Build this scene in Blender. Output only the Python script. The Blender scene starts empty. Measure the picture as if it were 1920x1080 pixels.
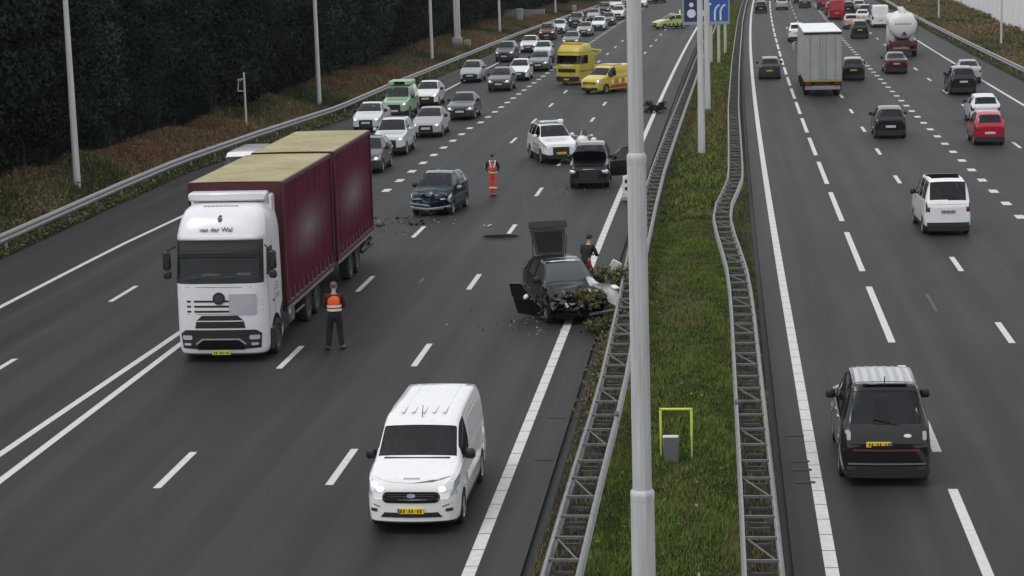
import bpy, bmesh, math, random
import numpy as np
from mathutils import Vector, Matrix
from mathutils.bvhtree import BVHTree

sc = bpy.context.scene
COL = sc.collection
R = random.Random(11)
pi = math.pi

# ------------------------------------------------------------------ camera
TH, PIT, ROLL, CAMH, FPX = .107, .1704, .0285, 11.22, 3794.97
cd = bpy.data.cameras.new('camera'); cam = bpy.data.objects.new('camera', cd); COL.objects.link(cam)
cd.sensor_width = 36; cd.lens = 36 * FPX / 1920; cd.clip_start = .5; cd.clip_end = 3000
right0 = Vector((math.cos(TH), math.sin(TH), 0))
fwd = Vector((-math.sin(TH) * math.cos(PIT), math.cos(TH) * math.cos(PIT), -math.sin(PIT)))
up0 = right0.cross(fwd)
cr, sr = math.cos(ROLL), math.sin(ROLL)
cx_ = right0 * cr - up0 * sr
cy_ = right0 * sr + up0 * cr
M = Matrix((cx_, cy_, -fwd)).transposed().to_4x4(); M.translation = (0, 0, CAMH)
cam.matrix_world = M
sc.camera = cam

# ------------------------------------------------------------------ light
SUN_EL, SUN_AZ = math.radians(58), math.radians(235)      # compass style: 0 = +Y, clockwise; light comes from the left behind the camera
w = bpy.data.worlds.new('World'); sc.world = w; w.use_nodes = True
nt = w.node_tree; bg = nt.nodes['Background']
sky = nt.nodes.new('ShaderNodeTexSky'); sky.sky_type = 'NISHITA'; sky.sun_disc = False
sky.sun_elevation = SUN_EL; sky.sun_rotation = SUN_AZ; sky.dust_density = 4; sky.air_density = 1.0; sky.ozone_density = 1
hs = nt.nodes.new('ShaderNodeHueSaturation'); hs.inputs['Saturation'].default_value = .28
nt.links.new(sky.outputs[0], hs.inputs['Color']); 
cloud = nt.nodes.new('ShaderNodeMix'); cloud.data_type = 'RGBA'; cloud.inputs[0].default_value = .72      # an even grey overcast over the clear sky
cloud.inputs[7].default_value = (6.0, 6.1, 6.25, 1); nt.links.new(hs.outputs[0], cloud.inputs[6]); nt.links.new(cloud.outputs[2], bg.inputs[0])
bg.inputs[1].default_value = .15
ld = bpy.data.lights.new('sun', 'SUN'); ld.energy = .7; ld.angle = math.radians(24); ld.color = (1, .97, .93)
so = bpy.data.objects.new('sun', ld); COL.objects.link(so)
sdir = Vector((math.sin(SUN_AZ) * math.cos(SUN_EL), math.cos(SUN_AZ) * math.cos(SUN_EL), math.sin(SUN_EL)))
so.rotation_euler = sdir.to_track_quat('Z', 'Y').to_euler()
vs = sc.view_settings
vs.view_transform = 'Standard'; vs.look = 'None'; vs.gamma = 1; vs.use_curve_mapping = False; vs.exposure = .2

# ------------------------------------------------------------------ materials
MATS = {}
def mat(name, col, rough=.5, metal=0., spec=.5, coat=0., noise=0., nscale=8., emit=None, estr=0., bump=0., streak=False):
    if name in MATS: return MATS[name]
    m = bpy.data.materials.new(name); m.use_nodes = True; MATS[name] = m
    n = m.node_tree.nodes; l = m.node_tree.links; b = n['Principled BSDF']
    c = (*col, 1)
    b.inputs['Base Color'].default_value = c; b.inputs['Roughness'].default_value = rough
    b.inputs['Metallic'].default_value = metal; b.inputs['Specular IOR Level'].default_value = spec
    b.inputs['Coat Weight'].default_value = coat; b.inputs['Coat Roughness'].default_value = .04; b.inputs['Coat IOR'].default_value = 1.45
    if noise or bump:
        tc = n.new('ShaderNodeTexCoord'); tx = n.new('ShaderNodeTexNoise'); tx.inputs['Scale'].default_value = nscale
        tx.inputs['Detail'].default_value = 6; tx.inputs['Roughness'].default_value = .62
        if streak:
            mp = n.new('ShaderNodeMapping'); mp.inputs['Scale'].default_value = (4, 4, .22); l.new(tc.outputs['Object'], mp.inputs[0]); l.new(mp.outputs[0], tx.inputs['Vector'])
        else: l.new(tc.outputs['Object'], tx.inputs['Vector'])
        if noise:
            mr = n.new('ShaderNodeMapRange'); mr.inputs[1].default_value = .3; mr.inputs[2].default_value = .7
            mr.inputs[3].default_value = 1 - noise; mr.inputs[4].default_value = 1 + noise
            mx = n.new('ShaderNodeMix'); mx.data_type = 'RGBA'; mx.blend_type = 'MULTIPLY'; mx.inputs[0].default_value = 1
            l.new(tx.outputs[0], mr.inputs[0]); mx.inputs[6].default_value = c; l.new(mr.outputs[0], mx.inputs[7])
            l.new(mx.outputs[2], b.inputs['Base Color'])
        if bump:
            bp = n.new('ShaderNodeBump'); bp.inputs['Strength'].default_value = bump; bp.inputs['Distance'].default_value = .02
            l.new(tx.outputs[0], bp.inputs['Height']); l.new(bp.outputs[0], b.inputs['Normal'])
    if emit:
        b.inputs['Emission Color'].default_value = (*emit, 1); b.inputs['Emission Strength'].default_value = estr
    return m

def paint(name, col, rough=.28, metal=0.):
    return mat('paint_' + name, col, rough, metal, .03, 1., noise=.05, nscale=5)

def glass_mat(nm='window_glass', tint=(.44, .48, .49, 1)):
    m = bpy.data.materials.new(nm); m.use_nodes = True
    n = m.node_tree.nodes; l = m.node_tree.links; n.clear()
    o = n.new('ShaderNodeOutputMaterial'); t = n.new('ShaderNodeBsdfTransparent'); t.inputs[0].default_value = tint
    g = n.new('ShaderNodeBsdfGlossy'); g.inputs['Roughness'].default_value = .05; g.inputs[0].default_value = (.9, .95, 1, 1)
    f = n.new('ShaderNodeFresnel'); f.inputs[0].default_value = 1.42
    x = n.new('ShaderNodeMixShader'); l.new(f.outputs[0], x.inputs[0]); l.new(t.outputs[0], x.inputs[1]); l.new(g.outputs[0], x.inputs[2])
    l.new(x.outputs[0], o.inputs[0]); MATS[nm] = m; return m
GLASS = glass_mat(); CABGLASS = glass_mat('cab_glass', (.55, .6, .6, 1))
BLACK = mat('black_trim', (.012, .012, .013), .5)
UNDER = mat('underbody_black', (.006, .006, .006), .9, spec=.1)
TYRE = mat('tyre_rubber', (.014, .014, .014), .85, noise=.2, nscale=30)
ALLOY = mat('alloy_rim', (.42, .42, .43), .35, .8)
RIMDARK = mat('dark_rim', (.07, .07, .075), .4, .6)
CHROME = mat('chrome_trim', (.6, .6, .6), .2, 1)
PLATE = mat('plate_yellow', (.72, .5, .03), .45)
PLATEW = mat('plate_white', (.7, .7, .68), .45)
INK = mat('plate_ink', (.02, .02, .02), .6)
INT = mat('interior_dark', (.028, .028, .030), .8)
SEAT = mat('seat_fabric', (.065, .066, .07), .9)
LAMP = mat('headlight_lens', (.55, .57, .6), .12, .3, coat=1)
LAMPON = mat('headlight_lit', (.9, .9, .9), .2, emit=(1, .97, .9), estr=.45)
REDL = mat('tail_light_red', (.10, .008, .010), .25, coat=.6)
AMBER = mat('amber_lens', (.5, .16, .02), .25, coat=1)
SEAM = mat('panel_gap', (.01, .01, .01), .9)
STEEL = mat('galvanised_steel', (.28, .285, .29), .5, .3, noise=.2, nscale=5)
STEELD = mat('shaded_steel', (.10, .10, .10), .6, .3, noise=.2, nscale=5)  # steel darkened to hold the shade between the ladder's rails
POLEM = mat('pole_grey_paint', (.45, .455, .465), .55, .05, noise=.2, nscale=2.5, streak=True)
POLEL = mat('pole_light_grey', (.52, .53, .53), .55, .1, noise=.18, nscale=2, streak=True)

# ------------------------------------------------------------------ builders
def finish(o, parent=None, label=None, cat=None, group=None, kind=None):
    COL.objects.link(o)
    if parent: o.parent = parent
    if label: o['label'] = label
    if cat: o['category'] = cat
    if group: o['group'] = group
    if kind: o['kind'] = kind
    return o

def thing(name, label, cat, loc=(0, 0, 0), rz=0., group=None):
    o = bpy.data.objects.new(name, None); o.empty_display_size = .3
    o.location = loc; o.rotation_euler = (0, 0, rz)
    return finish(o, None, label, cat, group)

class MB:
    def __init__(s): s.v = []; s.f = []; s.m = []
    def add(s, vs, fs, mi=0, T=None):
        b = len(s.v)
        s.v += [tuple(T @ Vector(p)) if T else tuple(p) for p in vs]
        for f in fs: s.f.append(tuple(b + i for i in f)); s.m.append(mi)
        return s
    def box(s, c, d, mi=0, T=None, taper=(1, 1)):
        x, y, z = c; a, b, h = d[0] / 2, d[1] / 2, d[2] / 2; tx, ty = taper
        vs = [(x - a, y - b, z - h), (x + a, y - b, z - h), (x + a, y + b, z - h), (x - a, y + b, z - h),
              (x - a * tx, y - b * ty, z + h), (x + a * tx, y - b * ty, z + h), (x + a * tx, y + b * ty, z + h), (x - a * tx, y + b * ty, z + h)]
        return s.add(vs, [(3, 2, 1, 0), (4, 5, 6, 7), (0, 1, 5, 4), (1, 2, 6, 5), (2, 3, 7, 6), (3, 0, 4, 7)], mi, T)
    def cbox(s, c, d, r=.02, mi=0, T=None):
        x, y, z = c; a, b, h = d[0] / 2, d[1] / 2, d[2] / 2; r = min(r, a * .9, b * .9, h * .9)
        bm = bmesh.new()
        for sx in (-1, 1):
            for sy in (-1, 1):
                for sz in (-1, 1):
                    bm.verts.new((x + sx * a, y + sy * (b - r), z + sz * (h - r)))
                    bm.verts.new((x + sx * (a - r), y + sy * b, z + sz * (h - r)))
                    bm.verts.new((x + sx * (a - r), y + sy * (b - r), z + sz * h))
        bmesh.ops.convex_hull(bm, input=bm.verts[:]); bmesh.ops.dissolve_limit(bm, angle_limit=.01, verts=bm.verts[:], edges=bm.edges[:])
        bm.verts.index_update()
        s.add([v.co[:] for v in bm.verts], [tuple(v.index for v in f.verts) for f in bm.faces], mi, T); bm.free(); return s
    def tube(s, p0, p1, r0, r1=None, n=8, mi=0, caps=True, ph=0.):
        r1 = r0 if r1 is None else r1
        p0, p1 = Vector(p0), Vector(p1); d = (p1 - p0).normalized()
        a = d.orthogonal().normalized(); b = d.cross(a)
        if abs(d.z) > .99: a = Vector((1, 0, 0)); b = d.cross(a)
        vs = []
        for p, r in ((p0, r0), (p1, r1)):
            for i in range(n):
                t = 2 * pi * (i + ph) / n; vs.append(p + a * math.cos(t) * r + b * math.sin(t) * r)
        fs = [(i, (i + 1) % n, n + (i + 1) % n, n + i) for i in range(n)]
        if caps: fs += [tuple(range(n - 1, -1, -1)), tuple(range(n, 2 * n))]
        return s.add(vs, fs, mi)
    def path(s, pts, r, n=6, mi=0):
        for a, b in zip(pts[:-1], pts[1:]): s.tube(a, b, r, r, n, mi)
        return s
    def lathe(s, prof, axis='x', c=(0, 0, 0), n=20, mi=0):
        vs = []; k = len(prof)
        for i in range(n):
            t = 2 * pi * i / n
            for (u, r) in prof:
                if axis == 'x': p = (c[0] + u, c[1] + r * math.cos(t), c[2] + r * math.sin(t))
                elif axis == 'y': p = (c[0] + r * math.cos(t), c[1] + u, c[2] + r * math.sin(t))
                else: p = (c[0] + r * math.cos(t), c[1] + r * math.sin(t), c[2] + u)
                vs.append(p)
        fs = []
        for i in range(n):
            j = (i + 1) % n
            for q in range(k - 1): fs.append((i * k + q, j * k + q, j * k + q + 1, i * k + q + 1))
        return s.add(vs, fs, mi)
    def loft(s, loops, closed=True, mi=0, caps=(False, False)):
        n = len(loops[0]); vs = [p for lp in loops for p in lp]; fs = []
        for i in range(len(loops) - 1):
            for j in range(n if closed else n - 1):
                k = (j + 1) % n; fs.append((i * n + j, i * n + k, (i + 1) * n + k, (i + 1) * n + j))
        if caps[0]: fs.append(tuple(range(n - 1, -1, -1)))
        if caps[1]: fs.append(tuple((len(loops) - 1) * n + j for j in range(n)))
        return s.add(vs, fs, mi)
    def ellipsoid(s, c, r, n=10, k=6, mi=0, T=None):
        vs = []; fs = []
        for i in range(k + 1):
            a = pi * i / k - pi / 2
            for j in range(n):
                t = 2 * pi * j / n; vs.append((c[0] + r[0] * math.cos(a) * math.cos(t), c[1] + r[1] * math.cos(a) * math.sin(t), c[2] + r[2] * math.sin(a)))
        for i in range(k):
            for j in range(n): fs.append((i * n + j, i * n + (j + 1) % n, (i + 1) * n + (j + 1) % n, (i + 1) * n + j))
        return s.add(vs, fs, mi, T)
    def mesh(s, name, mats, smooth=40, merge=False):
        me = bpy.data.meshes.new(name); me.from_pydata([tuple(v) for v in s.v], [], s.f)
        if not isinstance(mats, (list, tuple)): mats = [mats]
        for m in mats: me.materials.append(m)
        if len(mats) > 1: me.polygons.foreach_set('material_index', s.m)
        bm = bmesh.new(); bm.from_mesh(me)
        if merge: bmesh.ops.remove_doubles(bm, verts=bm.verts[:], dist=1e-4)
        bmesh.ops.recalc_face_normals(bm, faces=bm.faces[:]) if merge != 'keep' else None
        bm.to_mesh(me); bm.free()
        if smooth:
            me.polygons.foreach_set('use_smooth', [True] * len(me.polygons)); me.set_sharp_from_angle(angle=math.radians(smooth))
        me.update(); return me
    def build(s, name, mats, parent=None, smooth=40, merge=False, **kw):
        return finish(bpy.data.objects.new(name, s.mesh(name, mats, smooth, merge)), parent, **kw)

def part(name, me, parent, loc=(0, 0, 0), rot=(0, 0, 0), scale=(1, 1, 1), **kw):
    o = bpy.data.objects.new(name, me); o.location = loc; o.rotation_euler = rot; o.scale = scale
    return finish(o, parent, **kw)

def itp(pts, y):
    if y <= pts[0][0]: return pts[0][1]
    for (a, u), (b, v) in zip(pts[:-1], pts[1:]):
        if y <= b: return u + (v - u) * (y - a) / (b - a)
    return pts[-1][1]

def cx(Y):                                   # the road bends gently to the right with distance
    return 4e-5 * max(0., Y - 60) ** 2
def dcx(Y): return 8e-5 * max(0., Y - 60)

def decal(bvh, poly, origin_axis, off=.008, thick=.02, sub=2):
    """a 2D outline pressed onto a body: rays go along the axis; returns verts, faces (raised plate with rim)"""
    bm = bmesh.new()
    vs = [bm.verts.new((p[0], 0, p[1])) for p in poly]; bm.faces.new(vs)
    bmesh.ops.triangulate(bm, faces=bm.faces[:])
    for _ in range(sub): bmesh.ops.subdivide_edges(bm, edges=bm.edges[:], cuts=1, use_grid_fill=True)
    bm.verts.index_update(); P = []
    ax = origin_axis
    for v in bm.verts:
        a, z = v.co.x, v.co.z
        if ax == 'front': o, d = Vector((a, -30, z)), Vector((0, 1, 0))
        elif ax == 'rear': o, d = Vector((a, 30, z)), Vector((0, -1, 0))
        elif ax == 'right': o, d = Vector((30, a, z)), Vector((-1, 0, 0))
        elif ax == 'left': o, d = Vector((-30, a, z)), Vector((1, 0, 0))
        elif ax == 'top': o, d = Vector((a, z, 30)), Vector((0, 0, -1))
        h = bvh.ray_cast(o, d)
        P.append((h[0] if h[0] is not None else None, d))
    known = [p for p, d in P if p is not None]
    if not known: bm.free(); return [], []
    d = P[0][1]; depth = sum(p.dot(d) for p in known) / len(known)
    out = []
    for v, (p, d) in zip(bm.verts, P):
        if p is None:
            a, z = v.co.x, v.co.z
            base = {'front': Vector((a, 0, z)), 'rear': Vector((a, 0, z)), 'right': Vector((0, a, z)), 'left': Vector((0, a, z)), 'top': Vector((a, z, 0))}[ax]
            p = base + d * depth
        out.append(p - d * off)
    fs = [tuple(v.index for v in f.verts) for f in bm.faces]
    n = len(out); rim = []
    for e in bm.edges:
        if len(e.link_faces) == 1: i, j = e.verts[0].index, e.verts[1].index; rim.append((i, j, n + j, n + i))
    out = out + [p + d * thick for p in out]
    bm.free()
    return out, fs + rim

def rrect(x0, x1, z0, z1, r, n=4):
    r = min(r, (x1 - x0) / 2 * .99, (z1 - z0) / 2 * .99); P = []
    for (cx0, cz, a0) in ((x1 - r, z1 - r, 0), (x0 + r, z1 - r, 90), (x0 + r, z0 + r, 180), (x1 - r, z0 + r, 270)):
        for i in range(n + 1):
            a = math.radians(a0 + 90 * i / n); P.append((cx0 + r * math.cos(a), cz + r * math.sin(a)))
    return P

def put(bvh, poly, axis, name, m, parent, off=.008, thick=.02, sub=1, **kw):
    v, f = decal(bvh, poly, axis, off, thick, sub)
    if not f: return None
    return MB().add(v, f).build(name, m, parent, smooth=50, **kw)

def text_mesh(txt, size, depth=.004):
    cu = bpy.data.curves.new('lettering', 'FONT'); cu.body = txt; cu.size = size; cu.extrude = depth; cu.align_x = 'CENTER'; cu.resolution_u = 2
    o = bpy.data.objects.new('lettering', cu); COL.objects.link(o)
    bpy.context.view_layer.update()
    me = bpy.data.meshes.new_from_object(o.evaluated_get(bpy.context.evaluated_depsgraph_get()))
    bpy.data.objects.remove(o); bpy.data.curves.remove(cu); return me
# ------------------------------------------------------------------ ground and carriageways
def ground_mat(name, cols, s1=.35, s2=3.2, rough=.95, bump=.4, spec=.1, fine=.4):
    m = bpy.data.materials.new(name); m.use_nodes = True
    n = m.node_tree.nodes; l = m.node_tree.links; b = n['Principled BSDF']
    b.inputs['Roughness'].default_value = rough; b.inputs['Specular IOR Level'].default_value = spec
    tc = n.new('ShaderNodeTexCoord')
    a = n.new('ShaderNodeTexNoise'); a.inputs['Scale'].default_value = s1; a.inputs['Detail'].default_value = 8; a.inputs['Roughness'].default_value = .68
    l.new(tc.outputs['Object'], a.inputs['Vector'])
    r = n.new('ShaderNodeValToRGB'); e = r.color_ramp.elements
    while len(e) < len(cols): e.new(.5)
    for i, c in enumerate(cols): e[i].position = .3 + .4 * i / (len(cols) - 1); e[i].color = (*c, 1)
    l.new(a.outputs[0], r.inputs[0])
    f = n.new('ShaderNodeTexNoise'); f.inputs['Scale'].default_value = s2 * 6; f.inputs['Detail'].default_value = 5
    l.new(tc.outputs['Object'], f.inputs['Vector'])
    mr = n.new('ShaderNodeMapRange'); mr.inputs[1].default_value = .3; mr.inputs[2].default_value = .7; mr.inputs[3].default_value = 1 - fine; mr.inputs[4].default_value = 1 + fine
    l.new(f.outputs[0], mr.inputs[0])
    mx = n.new('ShaderNodeMix'); mx.data_type = 'RGBA'; mx.blend_type = 'MULTIPLY'; mx.inputs[0].default_value = 1
    l.new(r.outputs[0], mx.inputs[6]); l.new(mr.outputs[0], mx.inputs[7]); l.new(mx.outputs[2], b.inputs['Base Color'])
    bp = n.new('ShaderNodeBump'); bp.inputs['Strength'].default_value = bump; bp.inputs['Distance'].default_value = .06
    l.new(f.outputs[0], bp.inputs['Height']); l.new(bp.outputs[0], b.inputs['Normal'])
    return m

def asphalt_mat(name, base, tint=(1, 1, 1), lane0=-4.66, lanew=3.67):
    m = bpy.data.materials.new(name); m.use_nodes = True
    n = m.node_tree.nodes; l = m.node_tree.links; b = n['Principled BSDF']
    b.inputs['Roughness'].default_value = .62; b.inputs['Specular IOR Level'].default_value = .18
    tc = n.new('ShaderNodeTexCoord')
    def noise(scale, detail, vec=None, rough=.6):
        t = n.new('ShaderNodeTexNoise'); t.inputs['Scale'].default_value = scale; t.inputs['Detail'].default_value = detail; t.inputs['Roughness'].default_value = rough
        l.new(vec or tc.outputs['Object'], t.inputs['Vector']); return t.outputs[0]
    def rng(s, a, c):
        r = n.new('ShaderNodeMapRange'); r.inputs[1].default_value = .28; r.inputs[2].default_value = .72; r.inputs[3].default_value = a; r.inputs[4].default_value = c
        l.new(s, r.inputs[0]); return r.outputs[0]
    def mul(x, y):
        q = n.new('ShaderNodeMath'); q.operation = 'MULTIPLY'; l.new(x, q.inputs[0]); l.new(y, q.inputs[1]); return q.outputs[0]
    mp = n.new('ShaderNodeMapping'); mp.inputs['Scale'].default_value = (1.5, .016, 1); l.new(tc.outputs['Object'], mp.inputs[0])
    streak = rng(noise(1.0, 5, mp.outputs[0]), .70, 1.3)              # tyre polished tracks along the lanes
    mp2 = n.new('ShaderNodeMapping'); mp2.inputs['Scale'].default_value = (.5, .12, 1); l.new(tc.outputs['Object'], mp2.inputs[0])
    blot = rng(noise(.9, 6, mp2.outputs[0]), .78, 1.22)
    grain = rng(noise(55, 4), .72, 1.28); grain2 = rng(noise(11, 4), .9, 1.1)
    v = mul(mul(streak, blot), mul(grain, grain2))
    def m2(op, a, c=None):
        q = n.new('ShaderNodeMath'); q.operation = op
        for i, s in enumerate((a, c)):
            if s is None: continue
            if isinstance(s, (int, float)): q.inputs[i].default_value = s
            else: l.new(s, q.inputs[i])
        return q.outputs[0]
    sx = n.new('ShaderNodeSeparateXYZ'); l.new(tc.outputs['Object'], sx.inputs[0])
    dy = m2('MAXIMUM', m2('SUBTRACT', sx.outputs[1], 60.0), 0.0); xs = m2('SUBTRACT', sx.outputs[0], m2('MULTIPLY', m2('MULTIPLY', dy, dy), 4e-5))
    wob = m2('MULTIPLY', m2('SUBTRACT', noise(.35, 3, mp.outputs[0]), .5), .7)
    ph = m2('MULTIPLY', m2('ADD', m2('SUBTRACT', xs, lane0), wob), 4 * pi / lanew)
    tracks = m2('ADD', m2('MULTIPLY', m2('COSINE', ph), -.055), 1.0)                    # polished wheel tracks
    oil = m2('POWER', m2('MULTIPLY', m2('ADD', m2('COSINE', m2('ADD', m2('MULTIPLY', ph, .5), pi)), 1.0), .5), 6.0)
    mp3 = n.new('ShaderNodeMapping'); mp3.inputs['Scale'].default_value = (1, .05, 1); l.new(tc.outputs['Object'], mp3.inputs[0])
    oil = m2('SUBTRACT', 1.0, m2('MULTIPLY', m2('MULTIPLY', oil, rng(noise(2.2, 4, mp3.outputs[0]), 0.0, 1.0)), .26))   # oil drip band in the lane centre
    v = mul(v, mul(tracks, oil))
    mx = n.new('ShaderNodeMix'); mx.data_type = 'RGBA'; mx.blend_type = 'MULTIPLY'; mx.inputs[0].default_value = 1
    mx.inputs[6].default_value = (base * tint[0], base * tint[1], base * tint[2], 1); l.new(v, mx.inputs[7]); l.new(mx.outputs[2], b.inputs['Base Color'])
    bp = n.new('ShaderNodeBump'); bp.inputs['Strength'].default_value = .25; bp.inputs['Distance'].default_value = .006
    l.new(grain, bp.inputs['Height']); l.new(bp.outputs[0], b.inputs['Normal'])
    return m

EARTH = ground_mat('verge_earth', [(.020, .022, .012), (.030, .034, .014), (.045, .036, .022)], .5)
FOREST = ground_mat('forest_floor', [(.010, .010, .007), (.018, .016, .010), (.016, .020, .010)], .6)
SOIL = ground_mat('median_soil', [(.018, .015, .012), (.028, .023, .018), (.038, .031, .024)], 1.2)  # soil colour darkened to carry the shade under the ladder rails
TURF = ground_mat('median_turf', [(.018, .030, .008), (.024, .036, .009), (.050, .040, .020)], .45)
GUT = mat('shaded_wet_gutter', (.010, .010, .010), .7, noise=.3, nscale=3)  # wet dirt plus the shade of the asphalt's edge drop in one colour
ASPH = asphalt_mat('asphalt_left', .0285, (1, 1, 1.03)); ASPH2 = asphalt_mat('asphalt_right', .0275, (1.02, 1, 1.01), 4.45, 3.5)
LINE = mat('road_paint_white', (.52, .52, .51), .6, noise=.14, nscale=7)

def sheet(name, xa, xb, z, m, y0=-30, y1=520, step=4, wall=0., parent=None, kind='structure'):
    mb = MB(); ys = list(np.arange(y0, y1 + .1, step)); fa = xa if callable(xa) else (lambda y: xa + cx(y)); fb = xb if callable(xb) else (lambda y: xb + cx(y))
    vs = []
    for y in ys: vs += [(fa(y), y, z), (fb(y), y, z)]
    fs = [(2 * i, 2 * i + 1, 2 * i + 3, 2 * i + 2) for i in range(len(ys) - 1)]
    mb.add(vs, fs)
    if wall:
        for k in (0, 1):
            w = []
            for y in ys: x = (fa, fb)[k](y); w += [(x, y, z), (x, y, z - wall)]
            mb.add(w, [(2 * i, 2 * i + 1, 2 * i + 3, 2 * i + 2) for i in range(len(ys) - 1)])
    return mb.build(name, m, parent, smooth=0, kind=kind)

gm = MB(); gm.add([(-700, -150, -.30), (700, -150, -.30), (700, 1300, -.30), (-700, 1300, -.30)], [(0, 1, 2, 3)])
gm.build('ground', EARTH, smooth=0, kind='structure')
LE = [(-30, -26.6), (60, -26.75), (85, -27.0), (100, -27.1), (114, -25.9), (131, -24.2), (150, -24.0), (168, -23.8), (230, -22.9 + .3), (280, -20.4), (330, -17.8), (520, -4)]
LR = [(-30, -26.9), (60, -27.15), (72, -27.2), (90, -27.5), (100, -27.5), (114, -26.7), (131, -25.3), (150, -25.1), (168, -24.7), (230, -23.3), (280, -21.3), (330, -18.8), (430, -11.5)]
road_l = sheet('left_carriageway', lambda y: itp(LE, y), -3.72, 0, ASPH, wall=.3)
road_r = sheet('right_carriageway', 1.14, 21.3, 0, ASPH2, wall=.3)
sheet('left_gutter', -3.72, -3.52, -.11, GUT, wall=0)
sheet('right_gutter', .98, 1.14, -.11, GUT)
sheet('median_verge', -3.52, -2.72, -.03, SOIL, wall=.25)
sheet('median_grass_bank', -2.72, .22, -.015, TURF, wall=.25)
sheet('median_soil_strip', .22, .98, -.03, SOIL, wall=.25)
sheet('left_verge', lambda y: itp(LE, y) - 7.5, lambda y: itp(LE, y), -.05, EARTH)
sheet('forest_floor', lambda y: itp(LE, y) - 300, lambda y: itp(LE, y) - 7.5, -.06, FOREST)
sheet('right_verge', 21.3, 60, -.05, EARTH)

def mark(road, name, x, y0, L, wd, z=.004):
    """one painted mark, lying along the road and following its bend"""
    mb = MB(); k = 1 if L < 20 else int(L / 4)
    vs = []
    for i in range(k + 1):
        y = y0 + L * i / k; xx = (x(y) if callable(x) else x + cx(y)); vs += [(xx - wd / 2, y, z), (xx + wd / 2, y, z)]
    mb.add(vs, [(2 * i, 2 * i + 1, 2 * i + 3, 2 * i + 2) for i in range(k)])
    mb.build(name, LINE, road, smooth=0)
def wear(): return R.uniform(-.06, .06)
for k in range(-1, 24):
    y = 40.65 + 12 * k
    if k < 18: mark(road_l, 'lane_dash', -8.37, y + wear(), 3.05, .17); mark(road_l, 'lane_dash', -12.02, y - .2 + wear(), 3.05, .17)
    if y < 330: mark(road_l, 'lane_dash', -8.37, y, 3, .16) if k >= 18 else None
for k in range(-2, 2): mark(road_l, 'lane_dash', -19.9, 63 + 12 * k, 3, .17)
for k in range(64): 
    y = 91 + 3.8 * k
    if y < 330: mark(road_l, 'block_mark', lambda q: -15.55 + cx(q) + (.2 if q > 125 else 0), y, 1.1, .36)
ELX = [(-30, -23.4), (75, -23.3), (85, -23.0), (150, -21.55), (180, -21.5), (300, -20.9), (520, -20.5)]
mark(road_l, 'edge_line', lambda y: itp(ELX, y) + cx(y), -20, 420, .2)
mark(road_l, 'lane_line', -15.66, -20, 108, .2)
mark(road_l, 'lane_line', lambda y: itp([(-30, -17.4), (43, -16.50), (57, -16.16), (70, -15.93), (72, -15.93)], y), -20, 91, .2)
for road, x0 in ((road_l, -4.66), (road_r, 1.82)):
    for i in range(74): mark(road, 'edge_line', lambda y: x0 + cx(y), 26 + i * 1.02, .985, .24)
    mark(road, 'edge_line', lambda y: x0 + cx(y), 26 + 74 * 1.02, 330, .24)
for k in range(-1, 25): mark(road_r, 'lane_dash', 4.52, 43.4 + 12 * k, 9, .2)
for k in range(-1, 24): mark(road_r, 'lane_dash', 7.74, 55.2 + 12 * k, 3, .18)
for k in range(64): mark(road_r, 'block_mark', lambda q: 11.42 + cx(q), 71.4 + 4 * k, 1.05, .36)
for k in range(20): mark(road_r, 'lane_dash', 14.95, 93.2 + 12 * k, 3, .17)
mark(road_r, 'edge_line', 18.62, -20, 420, .2)
# drain grates in the hard shoulders
DR = mat('drain_iron', (.02, .02, .02), .6, .4)
for x, y, road in ((-4.02, 46.7, road_l), (-4.0, 42.8, road_l), (1.5, 44.9, road_r), (1.53, 42.6, road_r), (1.55, 41.9, road_r), (1.58, 40.9, road_r)):
    mb = MB(); mb.box((x, y, .006), (.42, .16, .004))
    for i in range(5): mb.box((x - .16 + .08 * i, y, .012), (.02, .15, .01))
    mb.build('drain_grate', DR, road, smooth=0)
# repaired joints across the asphalt
TAR = mat('tar_joint', (.022, .022, .022), .5)
for y, xa, xb in ((88.6, -12, -4.9), (89.1, -12, -4.9)):
    MB().box(((xa + xb) / 2, y, .003), (xb - xa, .05, .002)).build('tar_joint', TAR, road_l, smooth=0)
SKID = mat('skid_rubber', (.017, .017, .018), .7)
for dx, w_ in ((0, .16), (1.35, .13)):                   # rubber left by the wrecks
    for path_ in ([(-9.6, 96), (-8.6, 86), (-7.3, 76), (-6.1, 68), (-5.5, 62.5)], [(-13.2, 104), (-12.9, 96), (-12.9, 90), (-12.6, 86.5)]):
        mb = MB(); P_ = [(itp([(q[1], q[0]) for q in path_[::-1]], y) + dx, y) for y in np.linspace(path_[-1][1], path_[0][1], 14)]
        mb.add([p for i, (x, y) in enumerate(P_) for p in ((x - w_ / 2 * (1 - .5 * i / 14), y, .003), (x + w_ / 2 * (1 - .5 * i / 14), y, .003))], [(2 * i, 2 * i + 1, 2 * i + 3, 2 * i + 2) for i in range(len(P_) - 1)]); mb.build('skid_mark', SKID, road_l, smooth=0)
for x, y0, y1 in ((6.2, 60, 63), (10.4, 36, 38.2), (-10.2, 66, 67)):
    MB().box((x, (y0 + y1) / 2, .003), (.09, y1 - y0, .002)).build('tar_patch', TAR, road_r if x > 0 else road_l, smooth=0)

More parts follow.
